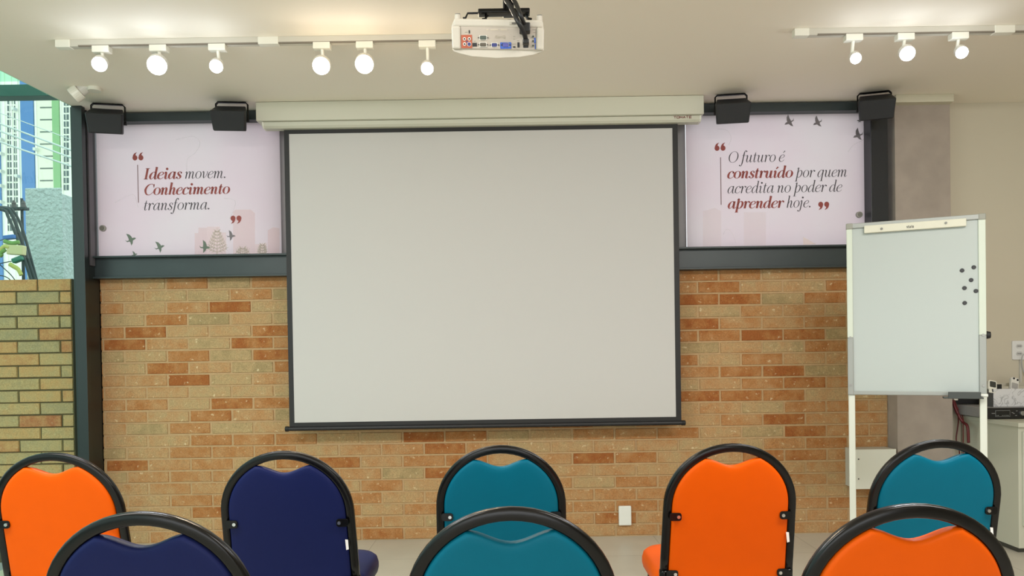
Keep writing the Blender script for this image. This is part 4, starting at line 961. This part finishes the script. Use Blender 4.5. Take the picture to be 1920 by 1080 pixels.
# canopy beam and canopy glass outside
EYb = 6.2
bm = B(); box(bm, PX(-700, 160, EYb), PX(128, 160, EYb), EYb, EYb+.12, PZ(40, 180, EYb), PZ(40, 158, EYb))
t = tag(obj('canopy_beam', bm, mat('green_steel', (52, 92, 88), .5), bevel=.004), 'dark green steel beam of the canopy outside the glass wall', 'beam')
CG = mat('canopy_panel', (150, 205, 205), .3)
bm = B(); z = PZ(40, 158, EYb)
box(bm, PX(-700, 160, EYb), PX(128, 160, EYb), 3.0, EYb+.1, z+.06, z+.075); 
o = tag(obj('canopy_roof', bm, GLASS), 'greenish glass canopy roof outside above the green beam', 'canopy')
for k, yy_ in enumerate((5.2, 5.7)):
    bm = B(); box(bm, PX(-700, 160, EYb), PX(128, 160, EYb), yy_, yy_+.05, z+.02, z+.06); tag(obj('canopy_rafter', bm, mat('pale_green_steel', (150, 190, 185), .5)), ('pale green rafter under the canopy glass, nearer the room', 'pale green rafter under the canopy glass, nearer the beam')[k], 'rafter', 'canopy rafters')
# apartment tower
TYo = 120.0
tw = thing('apartment_tower', 'white apartment tower with blue and green vertical bands seen through the glass wall', 'building', (0, 0, 0))
def tpart(name, px0, px1, py0, py1, m, d0=0, d1=.3, par=None):
    xm, ym = (px0+px1)/2, (py0+py1)/2
    bm = B(); box(bm, PX(px0, ym, TYo), PX(px1, ym, TYo), TYo+d0, TYo+d1, max(-.2, PZ(xm, py1, TYo)), PZ(xm, py0, TYo)); return obj(name, bm, m, par or tw)
TW = mat('tower_white', (238, 236, 224), .8); TB = mat('tower_blue', (92, 132, 184), .8); TG = mat('tower_green', (140, 180, 130), .8); TGL = mat('tower_glass', (92, 104, 104), .25); TPI = mat('tower_cream', (228, 226, 206), .8)
tpart('wall', -160, 150, -40, 720, TW, 0, 9)
for a, b in ((-40, 3), (43, 67)): tpart('blue_band', a, b, -40, 720, TB, -.25, .1)
tpart('green_band', 102, 115, -40, 720, TG, -.25, .1); tpart('cream_panel', 74.5, 101.5, -40, 720, TPI, -.12, .1)
for a, b in ((9, 13), (23.5, 26), (34, 38), (68, 72), (116, 119)): tpart('pier', a, b, -40, 720, TW, -.12, .1)
for a, b in ((14, 23), (26.5, 33.5), (120, 129)):
    for r_ in range(20):
        y0_ = 172+r_*13.2 + (3 if a > 100 else 0)
        if y0_ > (430 if a < 100 else 350): break
        f_ = tpart('window', a, b, y0_, y0_+10, TGL, -.06, .05)
        m_ = (a+b)/2; tpart('window_bar', m_-.5, m_+.5, y0_, y0_+10, TW, -.10, .02, f_)
for r_ in range(9):
    y0_ = 178+r_*22.8; tpart('vent_band', 76, 100, y0_, y0_+2.6, mat('tower_shadow_gap', (110, 118, 110), .7), -.14, .05)
for px, py in ((6, 262), (6, 288), (6, 321), (6, 348), (30, 205), (36, 330), (70, 280), (6, 378)):
    tpart('air_conditioner', px, px+5, py, py+5, mat('ac_white', (214, 216, 208), .6), -1.2, -.3)
# stucco wall block
STUC = mat('rough_stucco', (196, 206, 206), .95, noise=.06, nscale=12, bump=1.0, bscale=28, bdist=.035)
SB = 7.6
bm = B(); p0, p1 = P(48, 440, SB), P(118, 440, SB); p2 = P(142, 440, SB+.5)
zz1 = PZ(90, 352, SB)
poly = [(p0.x, SB), (p1.x, SB), (p2.x, SB+.25), (p2.x, SB+1.2), (p0.x, SB+1.2)]
prism(bm, poly, lambda p: (p[0], p[1], -.2), lambda p: (p[0], p[1], zz1))
tag(obj('stucco_wall', bm, STUC, bevel=.01), 'rough pale grey stucco wall block behind the garden brick wall', 'wall')
# cables, splices and overhead lines
UYc = 6.6
DK = mat('cable_grey', (58, 66, 70), .6); LC = mat('pale_cable', (214, 222, 220), .5)
def ocable(name, pts, r, m, label, cat, group=None):
    bm = B(); tube(bm, catmull([P(a, b, y) for a, b, y in pts], 8), r, 8); return tag(obj(name, bm, m, smooth=True), label, cat, group)
for k, (y0_, y1_, w_) in enumerate(((232, 282, .010), (246, 296, .010), (266, 312, .010), (212, 262, .005))):
    e = P(-300, y0_-112, 8.8); 
    ocable('power_line', [(-300, y0_-112, 9.2), (0, y0_, 9.2), (134, y1_, 9.2), (300, y1_+62, 9.2)], w_*1.0, LC, ('upper thick pale overhead line seen through the glass', 'middle thick pale overhead line seen through the glass', 'lowest thick pale overhead line seen through the glass', 'thin overhead wire above the thick pale lines')[k], 'cable', 'overhead lines')
CBL = [[(-60, 388, UYc), (5, 390, UYc), (22, 402, UYc), (36, 438, UYc), (50, 480, UYc), (66, 530, UYc), (74, 560, UYc)],
       [(-60, 392, UYc-.06), (3, 393, UYc-.06), (16, 408, UYc-.06), (32, 446, UYc-.06), (46, 486, UYc-.06), (60, 530, UYc-.06), (68, 560, UYc-.06)],
       [(-60, 390, UYc+.07), (10, 389, UYc+.07), (28, 400, UYc+.07), (42, 430, UYc+.07), (54, 470, UYc+.07), (70, 530, UYc+.07), (78, 560, UYc+.07)]]
for k, q in enumerate(CBL): ocable('drop_cable', q, (.016, .013, .012)[k], DK, ('thickest dark cable curving down past the stucco wall', 'dark cable curving down, left one of the bundle', 'dark cable curving down, right one nearest the stucco wall')[k], 'cable', 'drop cables')
t = thing('utility_pole', 'grey utility pole with insulators beside the stucco wall', 'utility pole', (0, 0, 0))
q = P(42, 430, UYc+.25); zt_ = PZ(42, 372, UYc+.25)
bm = B(); cyl(bm, (q.x, q.y, -.2), (q.x, q.y, zt_), .018, .012, 14); obj('pole', bm, DK, t)
bm = B(); box(bm, q.x-.19, q.x+.05, q.y-.03, q.y+.03, PZ(42, 394, q.y), PZ(42, 389, q.y)); obj('cross_arm', bm, DK, t, bevel=.004)
for px in (26, 44):
    c = P(px, 384, q.y); bm = B(); cyl(bm, (c.x, c.y, c.z-.025), (c.x, c.y, c.z+.015), .028, .014, 16); cyl(bm, (c.x, c.y, c.z+.01), (c.x, c.y, c.z+.04), .02, .008, 16); obj('insulator', bm, mat('insulator_brown', (92, 84, 86), .4), t)
def splice(name, px0, px1, py0, py1, m, label, cat, rot=0, d=.06):
    Y = UYc-.08; c = P((px0+px1)/2, (py0+py1)/2, Y); w_ = (px1-px0)/F*Y/2; h_ = (py1-py0)/F*Y/2
    bm = B(); box(bm, -w_, w_, -d/2, d/2, -h_, h_); o = obj(name, bm, m, bevel=.008, seg=3); o.location = c; o.rotation_euler = (0, rot, 0); return tag(o, label, cat)
splice('splice_box', 16, 46, 460, 478, mat('cream_box', (222, 206, 156), .5), 'cream yellow splice box hanging on the cable bundle', 'splice box', R(4))
splice('blue_splice', 8, 29, 441, 449, mat('blue_tape', (52, 110, 190), .5), 'blue wrapped cable joint above the cream splice box', 'cable joint', R(-6), .05)
splice('green_splice', 24, 44, 482, 491, mat('green_tape', (52, 122, 104), .5), 'green wrapped cable joint below the cream splice box', 'cable joint', R(-20), .05)
YEL = mat('yellow_tape', (206, 198, 112), .6); GRN = mat('green_leaf', (120, 160, 80), .7)
for k, (pts, m, lb) in enumerate((([(0, 470), (8, 462), (18, 464)], YEL, 'yellow ribbon tied left of the cream splice box'), ([(18, 495), (26, 500), (34, 505), (40, 516)], YEL, 'yellow ribbon hanging below the green cable joint'), ([(8, 452), (22, 456), (36, 454)], GRN, 'green cord between the blue joint and the cream box'), ([(4, 480), (0, 476), (10, 468)], GRN, 'pale green cord at the left below the cream box'))):
    bm = B(); tube(bm, catmull([P(a, b, UYc-.1) for a, b in pts], 8), .014, 8, side=(0, 1, 0), rb=.018); tag(obj('ribbon', bm, m, smooth=True), lb, 'ribbon', 'ribbons on the cables')
for k, (pts, lb) in enumerate((([(-20, 455), (10, 448), (34, 436)], 'thin dark wire rising to the cable bundle above the blue joint'), ([(-20, 478), (4, 500), (20, 515), (30, 528)], 'thin dark wire sloping down left of the cables'), ([(-20, 500), (10, 492), (45, 486)], 'thin dark wire passing behind the green joint'), ([(-20, 515), (8, 518), (22, 527)], 'lowest thin dark wire just above the garden wall'))):
    ocable('thin_wire', [(a, b, UYc-.03) for a, b in pts], .004, DK, lb, 'wire', 'thin wires outside')
